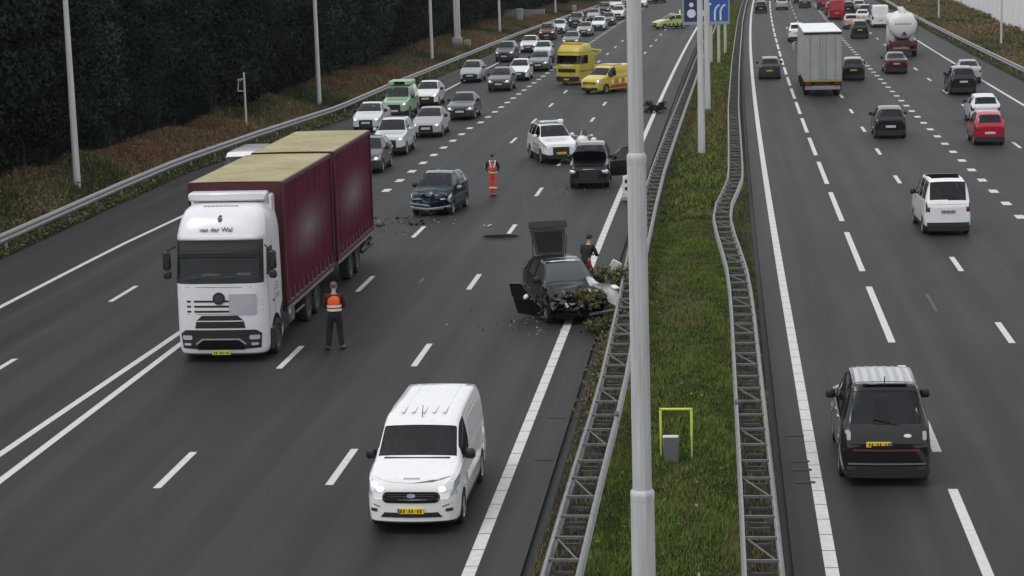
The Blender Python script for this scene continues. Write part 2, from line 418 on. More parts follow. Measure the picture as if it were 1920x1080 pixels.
# ------------------------------------------------------------------ vegetation generators
def leaf_quads(C, size, rng, up=.3, aspect=.55, out=None):
    """one leaf-sized face at every centre; out = the way the clump's surface faces there"""
    N = len(C)
    if out is None:
        d = rng.normal(size=(N, 3)); d[:, 2] *= .8; nrm = rng.normal(size=(N, 3)); nrm[:, 2] += up
    else:
        nrm = out + rng.normal(size=(N, 3)) * .42; nrm[:, 2] += up; d = np.cross(nrm, rng.normal(size=(N, 3)))
    d /= np.linalg.norm(d, axis=1)[:, None] + 1e-9
    u = np.cross(d, nrm); u /= np.linalg.norm(u, axis=1)[:, None] + 1e-9
    s = (size * rng.uniform(.6, 1.3, N))[:, None] if np.isscalar(size) else size[:, None]
    a = C - d * s * .5; b = C + u * s * aspect * .5; c = C + d * s * .5; e = C - u * s * aspect * .5
    return np.stack([a, b, c, e], 1).reshape(-1, 3)

def faces_mesh(name, V, n, mats, mi=None):
    """V: (faces*n,3) unshared vertices"""
    me = bpy.data.meshes.new(name); F = len(V) // n
    me.vertices.add(len(V)); me.vertices.foreach_set('co', np.ascontiguousarray(V, dtype=np.float32).ravel())
    me.loops.add(len(V)); me.loops.foreach_set('vertex_index', np.arange(len(V), dtype=np.int32))
    me.polygons.add(F); me.polygons.foreach_set('loop_start', np.arange(0, F * n, n, dtype=np.int32)); me.polygons.foreach_set('loop_total', np.full(F, n, np.int32))
    for m in mats: me.materials.append(m)
    if mi is not None: me.polygons.foreach_set('material_index', np.asarray(mi, dtype=np.int32))
    me.update(calc_edges=True); me.validate(); return me

def leafm(name, c, vary=False):
    m = mat(name, c, .75, spec=.08)
    if vary:                                     # every tree a little lighter, darker or yellower than the next
        n = m.node_tree.nodes; l = m.node_tree.links; oi = n.new('ShaderNodeObjectInfo'); h = n.new('ShaderNodeHueSaturation'); h.inputs['Color'].default_value = (*c, 1)
        a = n.new('ShaderNodeMapRange'); a.inputs[3].default_value = .45; a.inputs[4].default_value = 1.6; l.new(oi.outputs['Random'], a.inputs[0]); l.new(a.outputs[0], h.inputs['Value'])
        q = n.new('ShaderNodeMath'); q.operation = 'MULTIPLY'; q.inputs[1].default_value = 7.31; l.new(oi.outputs['Random'], q.inputs[0]); fr = n.new('ShaderNodeMath'); fr.operation = 'FRACT'; l.new(q.outputs[0], fr.inputs[0])
        b2 = n.new('ShaderNodeMapRange'); b2.inputs[3].default_value = .46; b2.inputs[4].default_value = .53; l.new(fr.outputs[0], b2.inputs[0]); l.new(b2.outputs[0], h.inputs['Hue']); l.new(h.outputs[0], n['Principled BSDF'].inputs['Base Color'])
    return m
LEAF = [leafm('leaf_deep_green', (.013, .026, .020), True), leafm('leaf_dark_green', (.022, .036, .025), True), leafm('leaf_olive', (.042, .050, .030), True), leafm('leaf_dark_blue', (.009, .018, .019), True)]  # four dark leaf tones, mixed at random over the clumps
BARK = mat('bark_brown', (.035, .028, .022), .9, noise=.3, nscale=6)
DRY = [leafm('dry_brown', (.195, .138, .080)), leafm('dry_rust', (.200, .118, .068)), leafm('dry_straw', (.25, .20, .125)), leafm('scrub_olive', (.125, .122, .060)), leafm('scrub_green', (.062, .076, .034))]

def crown_mesh(seed, H, Rm, nclump, nleaf, mats, size=.42, base=.08, mono=None, peak=.42):
    g = np.random.default_rng(seed); C = []; mi = []; OUT = []
    for i in range(nclump):
        t = g.uniform(0, 1) ** .85; z = H * (base + (1 - base) * t)
        prof = (math.sin(pi * min(1, (t + .12) / (1.12)) ** (math.log(.5) / math.log(peak + .1))) ** .7) if t < 1 else .1
        a = g.uniform(0, 2 * pi); rr = Rm * prof * (g.uniform(.35, 1) ** .5) * (1 + .22 * math.sin(3 * a + seed) + .12 * math.sin(7 * a + 5 * t))
        c = np.array([rr * math.cos(a), rr * math.sin(a), z])
        k = int(nleaf * g.uniform(.6, 1.4)); sp = Rm * .21 * g.uniform(.6, 1.5)
        q0 = g.normal(size=(k, 3)); q0 /= np.linalg.norm(q0, axis=1)[:, None]; q0 *= (g.uniform(.25, 1, k) ** .45)[:, None]
        P = c + q0 * [sp * 1.5, sp * 1.5, sp]; C.append(P); OUT.append(q0)
        main = int(g.choice(len(mats), p=mono)) if mono is not None else int(g.integers(len(mats)))
        q = np.full(k, main); fl = g.uniform(size=k) < .15; q[fl] = g.integers(0, len(mats), fl.sum()); mi.append(q)
    C = np.concatenate(C); C[:, 2] = np.maximum(C[:, 2], .15); mi = np.concatenate(mi)
    return faces_mesh('crown', leaf_quads(C, size, g, up=.15, out=np.concatenate(OUT)), 4, mats, mi)

def trunk_mesh(seed, H, r):
    q = random.Random(seed); mb = MB(); pts = [(0, 0, -.3)]; n = 6
    for i in range(1, n + 1): pts.append((q.uniform(-.12, .12) * i * .4, q.uniform(-.12, .12) * i * .4, H * .85 * i / n))
    for i in range(n): mb.tube(pts[i], pts[i + 1], r * (1 - .8 * i / n), r * (1 - .8 * (i + 1) / n), 8, caps=False)
    for i in range(9):
        k = q.randint(1, n - 1); a = q.uniform(0, 2 * pi); L = H * q.uniform(.12, .2); p = Vector(pts[k])
        mb.tube(p, p + Vector((math.cos(a) * L, math.sin(a) * L, L * .55)), r * .3, r * .08, 5, caps=False)
    return mb.mesh('trunk', BARK, 60)

# dense dark wood on the left: every tree of its front rows is a tree of its own
VAR = [(crown_mesh(s, H, Rm, 165, 170, LEAF, .27, mono=p), trunk_mesh(s, H, .17)) for s, H, Rm, p in
       ((1, 14, 3.7, (.42, .3, .06, .22)), (2, 16, 4.0, (.5, .18, .02, .3)), (3, 13, 3.4, (.3, .42, .14, .14)), (4, 15, 3.6, (.36, .22, .04, .38)), (5, 17, 4.3, (.55, .22, .03, .2)))]
def tree(i, x, y, s, rz, label, group):
    t = thing('tree', label, 'tree', (x, y, -.1), rz, group); c, tr = VAR[i % len(VAR)]
    part('trunk', tr, t, scale=(s, s, s)); part('crown', c, t, scale=(s, s, s)); return t
def wood_edge(y): return itp(LE, y) - itp([(0, 7.6), (80, 7.6), (100, 6.0), (131, 8.0), (160, 7.4), (250, 9.0), (330, 9.0)], y)
n_ = 0; y = 66.
while y < 400:
    st = 3.6 if y < 200 else 5.5
    tree(R.randrange(5), wood_edge(y) - 2.9 + R.uniform(-1.3, 1.0), y, R.uniform(.72, 1.15), R.uniform(0, 6.28), 'dark green tree in the front row of the dense wood left of the motorway', 'front row of the dark wood'); y += st + R.uniform(-.5, .5)
y = 72.
while y < 420:
    tree(R.randrange(5), wood_edge(y) - 7.2 + R.uniform(-1, 1), y, R.uniform(1.0, 1.3), R.uniform(0, 6.28), 'tall dark tree standing behind the front row of the dense wood', 'second row of the dark wood'); y += 6 + R.uniform(-.8, .8)
g = np.random.default_rng(5); N = 26000
yy = g.uniform(60, 520, N); C = np.stack([np.array([itp(LE, q) for q in yy]) - 21 - np.abs(g.normal(size=N)) * 9, yy, g.uniform(.3, 19, N)], 1)
o = bpy.data.objects.new('far_wood', faces_mesh('far_wood', leaf_quads(C, 1.5, g, aspect=.8), 4, LEAF, g.integers(0, 4, N))); finish(o, kind='stuff')

# rust brown undergrowth between guard rail and wood
def scrub(name, N, fx, fy, hf, mats, seed, size, pick):
    g = np.random.default_rng(seed); y = fy(g, N); x = fx(g, y); h = hf(g, x, y)
    z = g.uniform(0, 1, N) ** .8 * h
    V = leaf_quads(np.stack([x, y, z + .02], 1), size, g, up=.1, aspect=.32)
    return finish(bpy.data.objects.new(name, faces_mesh(name, V, 4, mats, pick(g, x, y, z))), kind='stuff')
def ny(a, b, c=1.5): return lambda g, n: a + (b - a) * g.uniform(0, 1, n) ** c
def lump(x, y, f=.9): return .55 + .45 * np.sin(x * f + 1.7 * np.sin(y * .31)) * np.sin(y * .43 + x * .5)
def pickL(g, x, y, z):
    v = np.sin(y * .12 + .6) + .7 * np.sin(y * .37 + x * .8) + g.normal(size=len(x)) * .55
    return np.where(v > .75, 1, np.where(v > .25, 0, np.where(v > -.15, 2, np.where(v > -.8, 3, 4))))
def LEv(y): return np.interp(y, [p[0] for p in LR], [p[1] for p in LR])
WE = np.vectorize(wood_edge)
scrub('undergrowth', 80000, lambda g, y: LEv(y) - .7 - (LEv(y) - .7 - WE(y) + 1.2) * g.uniform(0, 1, len(y)), ny(64, 340, 1.7), lambda g, x, y: .28 + .85 * lump(x, y) * np.clip((LEv(y) - x) / 3.2, .3, .9), DRY, 3, .2, pickL)
scrub('verge_grass', 36000, lambda g, y: np.interp(y, [p[0] for p in LE], [p[1] for p in LE]) - .02 - g.uniform(0, 1, len(y)) * 1.35, ny(62, 330, 1.7), lambda g, x, y: .10 + .28 * lump(x, y, 2), [DRY[4], DRY[3], DRY[2]], 4, .2,
      lambda g, x, y, z: g.choice(3, len(x), p=(.62, .3, .08)))
def stalks(name, N, fx, fy, hf, mats, seed, wd, pick):
    g = np.random.default_rng(seed); y = fy(g, N); x = fx(g, y); h = hf(g, x, y) * g.uniform(.45, 1.25, N); a = g.uniform(0, 2 * pi, N); ln = g.uniform(.05, .5, N) * h
    sd = np.stack([-np.sin(a), np.cos(a), np.zeros(N)], 1) * wd; p = np.stack([x, y, np.full(N, -.05)], 1); dirv = np.stack([np.cos(a) * ln, np.sin(a) * ln, h], 1)
    V = np.stack([p - sd, p + sd, p + dirv * .6 + sd * .7 + np.array([0, 0, .05]), p + dirv], 1).reshape(-1, 3)
    return finish(bpy.data.objects.new(name, faces_mesh(name, V, 4, mats, pick(g, x, y, h))), kind='stuff')
stalks('dry_grass', 190000, lambda g, y: LEv(y) - .55 - (LEv(y) - .55 - WE(y) + .8) * g.uniform(0, 1, len(y)), ny(64, 340, 1.6), lambda g, x, y: .32 + .75 * lump(x, y) * np.clip((LEv(y) - x) / 2.6, .25, 1.0), DRY, 33, .035, pickL)
stalks('dry_grass', 80000, lambda g, y: 22.7 + 4e-5 * np.maximum(0, y - 60) ** 2 + g.uniform(0, 1, len(y)) * (7.2 + .02 * (y - 190)), ny(120, 400, 1.4), lambda g, x, y: .25 + .6 * lump(x, y), DRY, 34, .05, pickL)
# embankment on the right
scrub('embankment_scrub', 34000, lambda g, y: 22.9 + 4e-5 * np.maximum(0, y - 60) ** 2 + g.uniform(0, 1, len(y)) * (7.2 + .02 * (y - 190)), ny(120, 430, 1.5), lambda g, x, y: .2 + .65 * lump(x, y) * np.clip((x - 22) / 4, .4, 1.2), DRY, 6, .34,
      lambda g, x, y, z: np.where(np.sin(y * .09) + .6 * np.sin(x + y * .2) + g.normal(size=len(x)) * .6 > .35, g.choice([0, 0, 1, 2], len(x)), g.choice([3, 4], len(x))))
scrub('verge_weeds', 15000, lambda g, y: 21.35 + 4e-5 * np.maximum(0, y - 60) ** 2 + g.uniform(0, 1, len(y)) * .9, ny(110, 400, 1.5), lambda g, x, y: .08 + .3 * lump(x, y, 2), [DRY[4], DRY[3]], 7, .22, lambda g, x, y, z: g.integers(0, 2, len(x)))

# grass of the central reservation, blade by blade near the camera
GR = [leafm('grass_green', (.100, .150, .030)), leafm('grass_deep', (.042, .070, .016)), leafm('grass_light', (.155, .205, .055)), leafm('grass_dry', (.17, .13, .065))]
def blades(name, N, y0, y1, pw, xa, xb, hh, wd, seed, dry=.08):
    g = np.random.default_rng(seed); y = y0 + (y1 - y0) * g.uniform(0, 1, N) ** pw; x = g.uniform(xa, xb, N) + 4e-5 * np.maximum(0, y - 60) ** 2
    cl = np.sin(x * 4.1 + 2 * np.sin(y * 1.3)) * np.sin(y * 2.3 + 1.3 * np.sin(x * 3)) * .7 + .45 * np.sin(y * .9 + 2 * np.sin(x * 1.7)) ; cl = np.clip(cl, -1, 1); big = np.sin(y * .21 + 1) * np.sin(x * 1.3 + y * .11)
    keep = (cl + g.normal(size=N) * .8) > -.9 + .5 * (big < -.55); x, y, cl, big = x[keep], y[keep], cl[keep], big[keep]; N = len(x)
    h = hh * (.35 + 1.05 * ((cl + 1) / 2) ** 1.5) * g.uniform(.5, 1.35, N); a = g.uniform(0, 2 * pi, N); ln = g.uniform(.15, .9, N) * h
    z0 = -.02
    b0 = np.stack([x - np.cos(a + 1.57) * wd, y - np.sin(a + 1.57) * wd, np.full(N, z0)], 1); b1 = np.stack([x + np.cos(a + 1.57) * wd, y + np.sin(a + 1.57) * wd, np.full(N, z0)], 1)
    tp = np.stack([x + np.cos(a) * ln, y + np.sin(a) * ln, z0 + h], 1)
    v = cl * .5 + g.normal(size=N) * .5  # colour follows the clumps: tufts painted as lit, hollows as shaded
    mi = np.where(v > .55, 2, np.where(v > -.25, 0, 1)); dr = g.uniform(size=N) < (dry + .4 * np.exp(-((y - 124) / 17) ** 2) + .33 * (big < -.45) + .2 * (np.abs(big) < .06)); mi[dr] = 3
    return finish(bpy.data.objects.new(name, faces_mesh(name, np.stack([b0, b1, tp], 1).reshape(-1, 3), 3, GR, mi)), kind='stuff')
blades('grass', 210000, 30, 80, 1.25, -2.66, .24, .115, .011, 1)
blades('grass', 60000, 80, 320, 1.6, -2.62, .24, .2, .03, 2, .16)
blades('weeds', 7000, 30, 90, 1.2, -3.5, -2.7, .12, .012, 3, .5)
blades('weeds', 9000, 30, 100, 1.2, .2, .97, .13, .012, 4, .35)
scrub('gutter_scrub', 2600, lambda g, y: -3.2 + g.normal(size=len(y)) * .22, lambda g, n: 44 + 20 * g.uniform(0, 1, n) ** .6, lambda g, x, y: .05 + .3 * lump(x * 3, y * 2), [DRY[3], DRY[4], DRY[0]], 8, .13, lambda g, x, y, z: g.choice(3, len(x), p=(.4, .35, .25)))
g = np.random.default_rng(12); N = 90     # dead leaves and litter in the grass
C = np.stack([g.uniform(-2.5, .2, N), g.uniform(31, 75, N), np.full(N, .09)], 1)
finish(bpy.data.objects.new('litter', faces_mesh('litter', leaf_quads(C, .10, g, up=2), 4, [mat('litter_pale', (.22, .19, .13), .8), DRY[0]], g.integers(0, 2, N))), kind='stuff')

# ------------------------------------------------------------------ guard rails
WP = [(0, .0), (.035, .02), (.07, .075), (.07, .10), (.015, .15), (.015, .16), (.07, .21), (.07, .235), (.035, .29), (0, .31)]   # depth, height of a W section
def beam(p0, p1, side, z0=.44, t=.012, k=1.):
    mb = MB(); d = (Vector(p1) - Vector(p0)); d.z = 0; d.normalize(); nx = Vector((d.y, -d.x, 0)) * side
    lo = []
    for p in (p0, p1):
        b = Vector((p[0], p[1], 0)); L = [b + nx * u + Vector((0, 0, z0 + h * k)) for u, h in WP] + [b + nx * (u - t) + Vector((0, 0, z0 + h * k)) for u, h in WP[::-1]]
        lo.append([tuple(q) for q in L])
    mb.loft(lo, True, 0, (True, True)); return mb
def along(f, y0, y1, step):
    y = y0
    while y < y1 - .01: yield y, min(y + step, y1); y += step

LADL = [(20, -3.13), (38.5, -3.08), (45, -3.02), (48.3, -3.02), (57.8, -3.12), (63, -3.2), (67.9, -3.27), (80, -3.33), (92, -3.33), (110, -3.15), (125, -2.98), (144, -2.74), (175, -2.4), (236, -1.55), (300, -.6), (400, 1.6)]
LADR = [(20, .32), (38.5, .26), (51.5, .19), (58, .16), (63.2, .08), (66, -.02), (69.4, -.18), (73, -.34), (76.9, -.45), (79, -.40), (80.8, -.30), (84.5, -.06), (88, .13), (92, .19), (102.7, .22), (125, .26), (166, .62), (248, 1.68), (300, 2.6), (400, 4.8)]
STEELM = mat('weathered_steel', (.15, .15, .155), .55, .3, noise=.2, nscale=5)
STEELL = mat('galvanised_rail', (.225, .23, .235), .5, .3, noise=.25, nscale=4)
def ladder(lab, F, wdt, y_end):
    t = thing('guard_rail', lab, 'guard rail', (0, 0, 0)); f = lambda y: itp(F, y)
    edge = 150
    for y0, y1 in list(along(f, 24, edge, 4)) + [(edge, 175), (175, 210), (210, 250), (250, 300), (300, y_end)]:
        gap = .012
        beam((f(y0), y0 + gap, 0), (f(y1), y1 - gap, 0), -1).build('rail_beam', STEELL, t, 30)
        beam((f(y0) + wdt, y0 + gap, 0), (f(y1) + wdt, y1 - gap, 0), 1).build('rail_beam', STEELL, t, 30)
    k = 0; far = MB()
    for y0, y1 in along(f, 24, y_end, 4 / 3):
        x = f(y0); tgt = far if y0 > 120 else MB()
        tgt.box((x + wdt / 2, y0, .70), (wdt - .02, .045, .05))
        if y0 <= 120: tgt.build('crossbar', STEELM, t, 0)
        if k % 3 == 1:
            dg = far if y0 > 120 else MB()
            dg.tube((x + wdt - .06, y0 + .06, .69), (f(y1) + .06, y1 - .06, .69), .018, n=4)
            if y0 <= 120: dg.build('diagonal_brace', STEELM, t, 0)
        else:
            for q in ((.16, 1.17) if y0 < 90 else ()):
                MB().box((x + wdt / 2, y0 + q, .52), (wdt - .2, .03, .05)).build('bracket', STEELD, t, 0)
        if k % 2 == 0:
            ps = far if y0 > 120 else MB()
            for xx in (x + .09, x + wdt - .09): ps.box((xx, y0, .3), (.05, .09, .78))
            if y0 <= 120: ps.build('post', STEELD, t, 0)
        k += 1
    far.build('far_bracing', STEELD, t, 0, kind='stuff')
    for y in (43.9, 67.5) if F is LADL else (45.0,):
        MB().cbox((f(y) + (wdt if F is LADL else 0), y, .62), (.11, .34, .34), .03).build('rail_joint', mat('joint_dark', (.06, .06, .06), .5, .5), t)
    return t
ladder('double sided ladder braced steel guard rail on the left edge of the grass strip', LADL, .56, 380)
ladder('ladder braced double guard rail with a kink on the right edge of the grass strip', LADR, .58, 380)

def side_rail(lab, F, side, y0, y1, z=.44):
    t = thing('guard_rail', lab, 'guard rail'); f = lambda y: itp(F, y) if isinstance(F, list) else F(y)
    for a, b in along(f, y0, y1, 4):
        beam((f(a), a + .01, 0), (f(b), b - .01, 0), side, z - .03, k=1.32).build('rail_beam', STEEL, t, 30)
        mb = MB(); mb.box((f(a) - .06 * side, a, .28), (.07, .11, .86)); mb.box((f(a) - .02 * side, a, .6), (.06, .2, .16)); mb.build('post', STEEL, t, 0)
side_rail('steel guard rail on posts along the left verge below the dark wood', LR, 1, 58, 400)
side_rail('steel guard rail on posts along the right verge below the embankment', lambda y: 21.72 + cx(y) + .05, -1, 110, 400)

# thin damp air over the whole place
hz = MB(); hz.box((0, 560, 9), (1500, 1600, 21)); o = hz.build('haze', bpy.data.materials.new('haze_air'), None, 0, kind='stuff')
hm = o.data.materials[0]; hm.use_nodes = True; hn = hm.node_tree.nodes; hn.clear(); ho = hn.new('ShaderNodeOutputMaterial'); hv = hn.new('ShaderNodeVolumePrincipled')
hv.inputs['Color'].default_value = (.92, .94, 1, 1); hv.inputs['Density'].default_value = .00008; hv.inputs['Anisotropy'].default_value = .2; hm.node_tree.links.new(hv.outputs[0], ho.inputs['Volume'])
# ------------------------------------------------------------------ vehicles
VZ = 1.12          # set anew for every vehicle
def side_f(z, zs=.62):                        # body side section: how far out the flank stands at a height
    return itp([(.12, .93), (.28, .972), (.42, .992), (zs, 1.0), (.80, .99), (.95, .972), (1.3, .95), (2.2, .90)], z)

def car_shell(S):
    """lofted body panels; every face is handed to the part whose region it lies in"""
    L, W = S['L'], S['W']; hw0 = W / 2
    top = [(y, z * VZ) for y, z in S['top']]; belt = [(y, z * VZ) for y, z in S['belt']]
    clear = S.get('clear', .19); wr = S.get('wr', .32); ya, yb = S['axles']; RA = wr * 1.14
    plan = S.get('plan') or [(0, .80), (.05, .86), (.16, .93), (.4, .985), (.8, 1), (L - .7, 1), (L - .3, .985), (L - .08, .95), (L, .90)]
    cowl, roof0, roof1 = S['cowl'], S['roof0'], S['roof1']; rw0 = S.get('rw', .66)
    rwt = S.get('rwt') or [(0, .80), (cowl - .25, .88), (cowl, .86), (roof0, rw0 + .01), (roof0 + .3, rw0 + .02), (roof1, rw0 - .01), (min(L - .1, roof1 + .3), rw0 + .05), (L, .84)]
    ys = {0, .02, L, L - .02}
    ys |= {y for y, _ in S['top']} | {y for y, _ in plan} | {y for w in S['win'] for y in w} | {y for sm in S['seams'] for y in (sm, sm + .014)}
    for yc in (ya, yb): ys |= {yc + RA * k for k in (-1.0, -.985, -.92, -.8, -.6, -.3, 0, .3, .6, .8, .92, .985, 1.0)}
    ys |= set(S.get('ys', ()))
    ys = sorted(y for y in ys if 0 <= y <= L); q = [ys[0]]
    for y in ys[1:]:
        if y - q[-1] > .009: q.append(y)
    if q[-1] != L: q[-1] = L
    ys = q
    def section(y):
        hw = hw0 * itp(plan, y); zt = itp(top, y); zb = clear
        for yc in (ya, yb):
            dy = abs(y - yc)
            if dy < RA * .995: zb = max(zb, wr + math.sqrt(RA * RA - dy * dy))
        if y < .25: zb = max(zb, clear + .06 * (1 - y / .25))
        bl = min(itp(belt, y), zt - .045); zb = min(zb, bl - .1); rw = hw0 * itp(rwt, y) * min(1, itp(plan, y) / .97)
        P = []
        for f in (0, .07, .2, .36, .52, .68, .8, .9, 1):
            z = zb + (bl - zb) * f; P.append((hw * side_f(z, S.get('zs', .62)) * (.985 if f == 0 else 1), z))
        xb = P[-1][0]; h = zt - bl; gf = min(1, h / .3)
        P.append((xb - .012, bl + .018 * gf + .004))
        for f, b in ((.35, .012), (.7, .012), (.90, 0)):
            P.append((xb + (rw - xb) * f + b * gf, bl + h * f * (.985 if gf == 1 else .9)))
        P.append((rw - .012, zt - .030 * gf - .004)); P.append((rw * .94, zt - .006)); P.append((rw * .72, zt + .004 * gf)); P.append((rw * .36, zt + .012 * gf)); P.append((0, zt + .015 * gf))
        return P
    secs = [section(y) for y in ys]; K = len(secs[0]); V = []; idx = {}
    for i, (y, P) in enumerate(zip(ys, secs)):
        for k, (x, z) in enumerate(P):
            bul = 0
            idx[i, k, 1] = len(V); V.append((x, y, z))
            if k == K - 1: idx[i, k, -1] = idx[i, k, 1]
            else: idx[i, k, -1] = len(V); V.append((-x, y, z))
    F = []
    for i in range(len(ys) - 1):
        for k in range(K - 1):
            tag = 'side' if k < 8 else 'lip' if k < 9 else 'green' if k < 12 else 'rail' if k < 13 else 'roof'
            for s in (1, -1):
                f = (idx[i, k, s], idx[i, k + 1, s], idx[i + 1, k + 1, s], idx[i + 1, k, s])
                F.append((f if s < 0 else f[::-1], tag, k))
    cols = (-1, -.86, -.6, -.3, 0, .3, .6, .86, 1)
    for i, tag, sg in ((0, 'front', -1), (len(ys) - 1, 'rear', 1)):
        row = []
        for k in range(K):
            x, z = secs[i][k]; r = []
            for c in cols:
                if c == 1: r.append(idx[i, k, 1])
                elif c == -1: r.append(idx[i, k, -1])
                elif k == K - 1: r.append(idx[i, k, 1])
                else: r.append(len(V)); V.append((x * c, ys[i] + sg * (S.get('bul', .07) if tag == 'front' else .04) * (1 - c * c) * (1 if k < 9 else .3), z))
            row.append(r)
        for k in range(K - 1):
            for j in range(len(cols) - 1):
                f = (row[k][j], row[k][j + 1], row[k + 1][j + 1], row[k + 1][j]); F.append((f if tag == 'front' else f[::-1], tag, k))
    regs = {}
    for f, tag, k in F:
        f = tuple(dict.fromkeys(f))
        if len(f) < 3: continue
        c = Vector((0, 0, 0))
        for i in f: c += Vector(V[i])
        c /= len(f); hit = None
        for nm, mk, split, test in S['regions']:
            if test(c.x, c.y, c.z / VZ, tag, k): hit = (nm, mk, (1 if c.x > 0 else -1) if split else 0, 0); break
        if hit is None and tag == 'green' and k < 12:
            for wi, (a, b) in enumerate(S['win']):
                if a < c.y < b: hit = ('side_window', 'glass', 1 if c.x > 0 else -1, wi)
        if hit is None and tag in ('side', 'lip', 'green') :
            for sm in S['seams']:
                if sm < c.y < sm + .014 and (k < 9) and c.z > clear + .1: hit = ('panel_gap', 'seam', 0, 0)
        regs.setdefault(hit or ('body', 'paint', 0, 0), []).append(f)
    return V, regs

def sub_mb(V, faces, inset=0.):
    m = {}; mb = MB(); fs = []
    for f in faces:
        r = []
        for i in f:
            if i not in m: m[i] = len(mb.v); mb.v.append(V[i])
            r.append(m[i])
        fs.append(tuple(r))
    for f in fs: mb.f.append(f); mb.m.append(0)
    if inset:
        N = [Vector((0, 0, 0)) for _ in mb.v]
        for f in fs:
            a, b, c = (Vector(mb.v[i]) for i in f[:3]); n = (b - a).cross(c - a)
            if n.length > 1e-9:
                n.normalize()
                for i in f: N[i] += n
        # outward = away from the body axis
        cen = Vector((0, 0, 0))
        for v in mb.v: cen += Vector(v)
        cen /= max(1, len(mb.v))
        for i, n in enumerate(N):
            if n.length: 
                n.normalize(); mb.v[i] = tuple(Vector(mb.v[i]) - n * inset)
    return mb

mat('wreck_glass', (.030, .035, .040), .25, coat=.6); WHEELS = {}
def wheel_meshes(r, w, style='alloy'):
    key = (round(r, 3), w, style)
    if key in WHEELS: return WHEELS[key]
    mb = MB(); a = r * .66
    mb.lathe([(-w / 2 + .02, a), (-w / 2, a + .02), (-w / 2, r - .035), (-w / 2 + .03, r), (w / 2 - .03, r), (w / 2, r - .035), (w / 2, a + .02), (w / 2 - .02, a)], n=22)
    ty = mb.mesh('wheel', TYRE, 50)
    mb = MB(); mb.lathe([(-w / 2 + .03, a), (w / 2 - .03, a), (w / 2 - .012, a * .97), (w / 2 - .03, a * .9), (w / 2 - .08, a * .86), (w / 2 - .09, .001)], n=22, mi=1)
    if style == 'alloy':
        for s in range(5):
            t = 2 * pi * s / 5; T = Matrix.Rotation(t, 4, 'X'); mb.box((w / 2 - .04, 0, a * .48), (.05, .075, a * .95), 0, T, (1, 1.4))
        mb.lathe([(w / 2 - .05, a * .99), (w / 2 - .008, a * .97), (w / 2 - .03, a * .87)], n=22); mb.lathe([(w / 2 - .05, .07), (w / 2 - .012, .05), (w / 2 - .012, .001)], n=10)
    else:
        mb.lathe([(w / 2 - .05, a * .99), (w / 2 - .008, a * .97), (w / 2 - .035, a * .8), (w / 2 - .02, a * .5), (w / 2 - .01, a * .2), (w / 2 - .01, .001)], n=22)
    rm = mb.mesh('rim', [ALLOY if style != 'dark' else RIMDARK, UNDER], 40)
    WHEELS[key] = (ty, rm); return ty, rm

def add_wheels(t, spots, r, w, style='alloy'):
    ty, rm = wheel_meshes(r, w, style)
    for x, y in spots:
        o = part('wheel', ty, t, (x, y, r), (0, 0, 0 if x > 0 else pi)); part('rim', rm, o)

def plate(name, t, c, facing, m=PLATE, w=.52, h=.115, marks=True):
    """number plate with unreadable dark characters; facing -1 = towards -y"""
    mb = MB(); mb.cbox(c, (w, .02, h), .006, 0)
    if m is PLATE: mb.box((c[0] + facing * (w / 2 - .025) * (1 if facing < 0 else -1) * (1), c[1] + facing * .0105, c[2]), (.04, .003, h * .92), 2)
    if marks:
        q = random.Random(int(abs(c[0] * 97 + c[1] * 31 + w * 7) * 1000)); x = c[0] - w * .40
        for i in range(8):
            ww = w * .075
            if i not in (2, 5): mb.box((x + ww / 2, c[1] + facing * .011, c[2]), (ww * .72, .003, h * q.uniform(.5, .62)), 1)
            else: mb.box((x + ww / 2, c[1] + facing * .011, c[2]), (ww * .35, .003, h * .1), 1)
            x += w * .105
    return mb.build(name, [m, INK, mat('plate_blue', (.03, .06, .3), .5)], t, 0)

BX = lambda x0, x1: (lambda x: x0 <= abs(x) <= x1)
def std_regions(S):
    L, W = S['L'], S['W']; hw = W / 2; c0, r0, r1, re = S['cowl'], S['roof0'], S['roof1'], S['rearglass']
    hl0, hl1 = S['hl']; tl0, tl1 = S['tl']; hy = S.get('hly', .42); ty = S.get('tly', .3); g0, g1, gw = S['grille']; lw = S.get('lower', .33)
    rb = S.get('rear_bumper', .42)
    return [
        ('windscreen', 'glass', False, lambda x, y, z, t, k: t == 'roof' and c0 + .03 < y < r0 - .04),
        ('rear_window', 'glass', False, lambda x, y, z, t, k: t == 'roof' and k >= 13 and re[0] < y < re[1] and S.get('rglass', True)),
        ('headlight', 'lamp', True, lambda x, y, z, t, k: (t in ('side', 'lip') and y < hy and hl0 - .5 * (0) < z < hl1 - .10 * (0) and y < hy * (z - hl0 + .12) / (hl1 - hl0 + .12) + .05) or (t == 'front' and abs(x) > hw * S.get('hlx', .52) and hl0 < z < hl1)),
        ('grille', 'grille', False, lambda x, y, z, t, k: t == 'front' and abs(x) < gw and g0 - .16 < z < g1 + .06),
        ('tail_light', 'tail', True, lambda x, y, z, t, k: (t in ('side', 'lip') and y > L - ty and tl0 < z < tl1) or (t == 'rear' and abs(x) > hw * S.get('tlx', .66) and tl0 < z < tl1)),
        ('lower_trim', 'trim', False, lambda x, y, z, t, k: t in ('side', 'front', 'rear') and z < (lw if t != 'rear' else rb)),
    ]

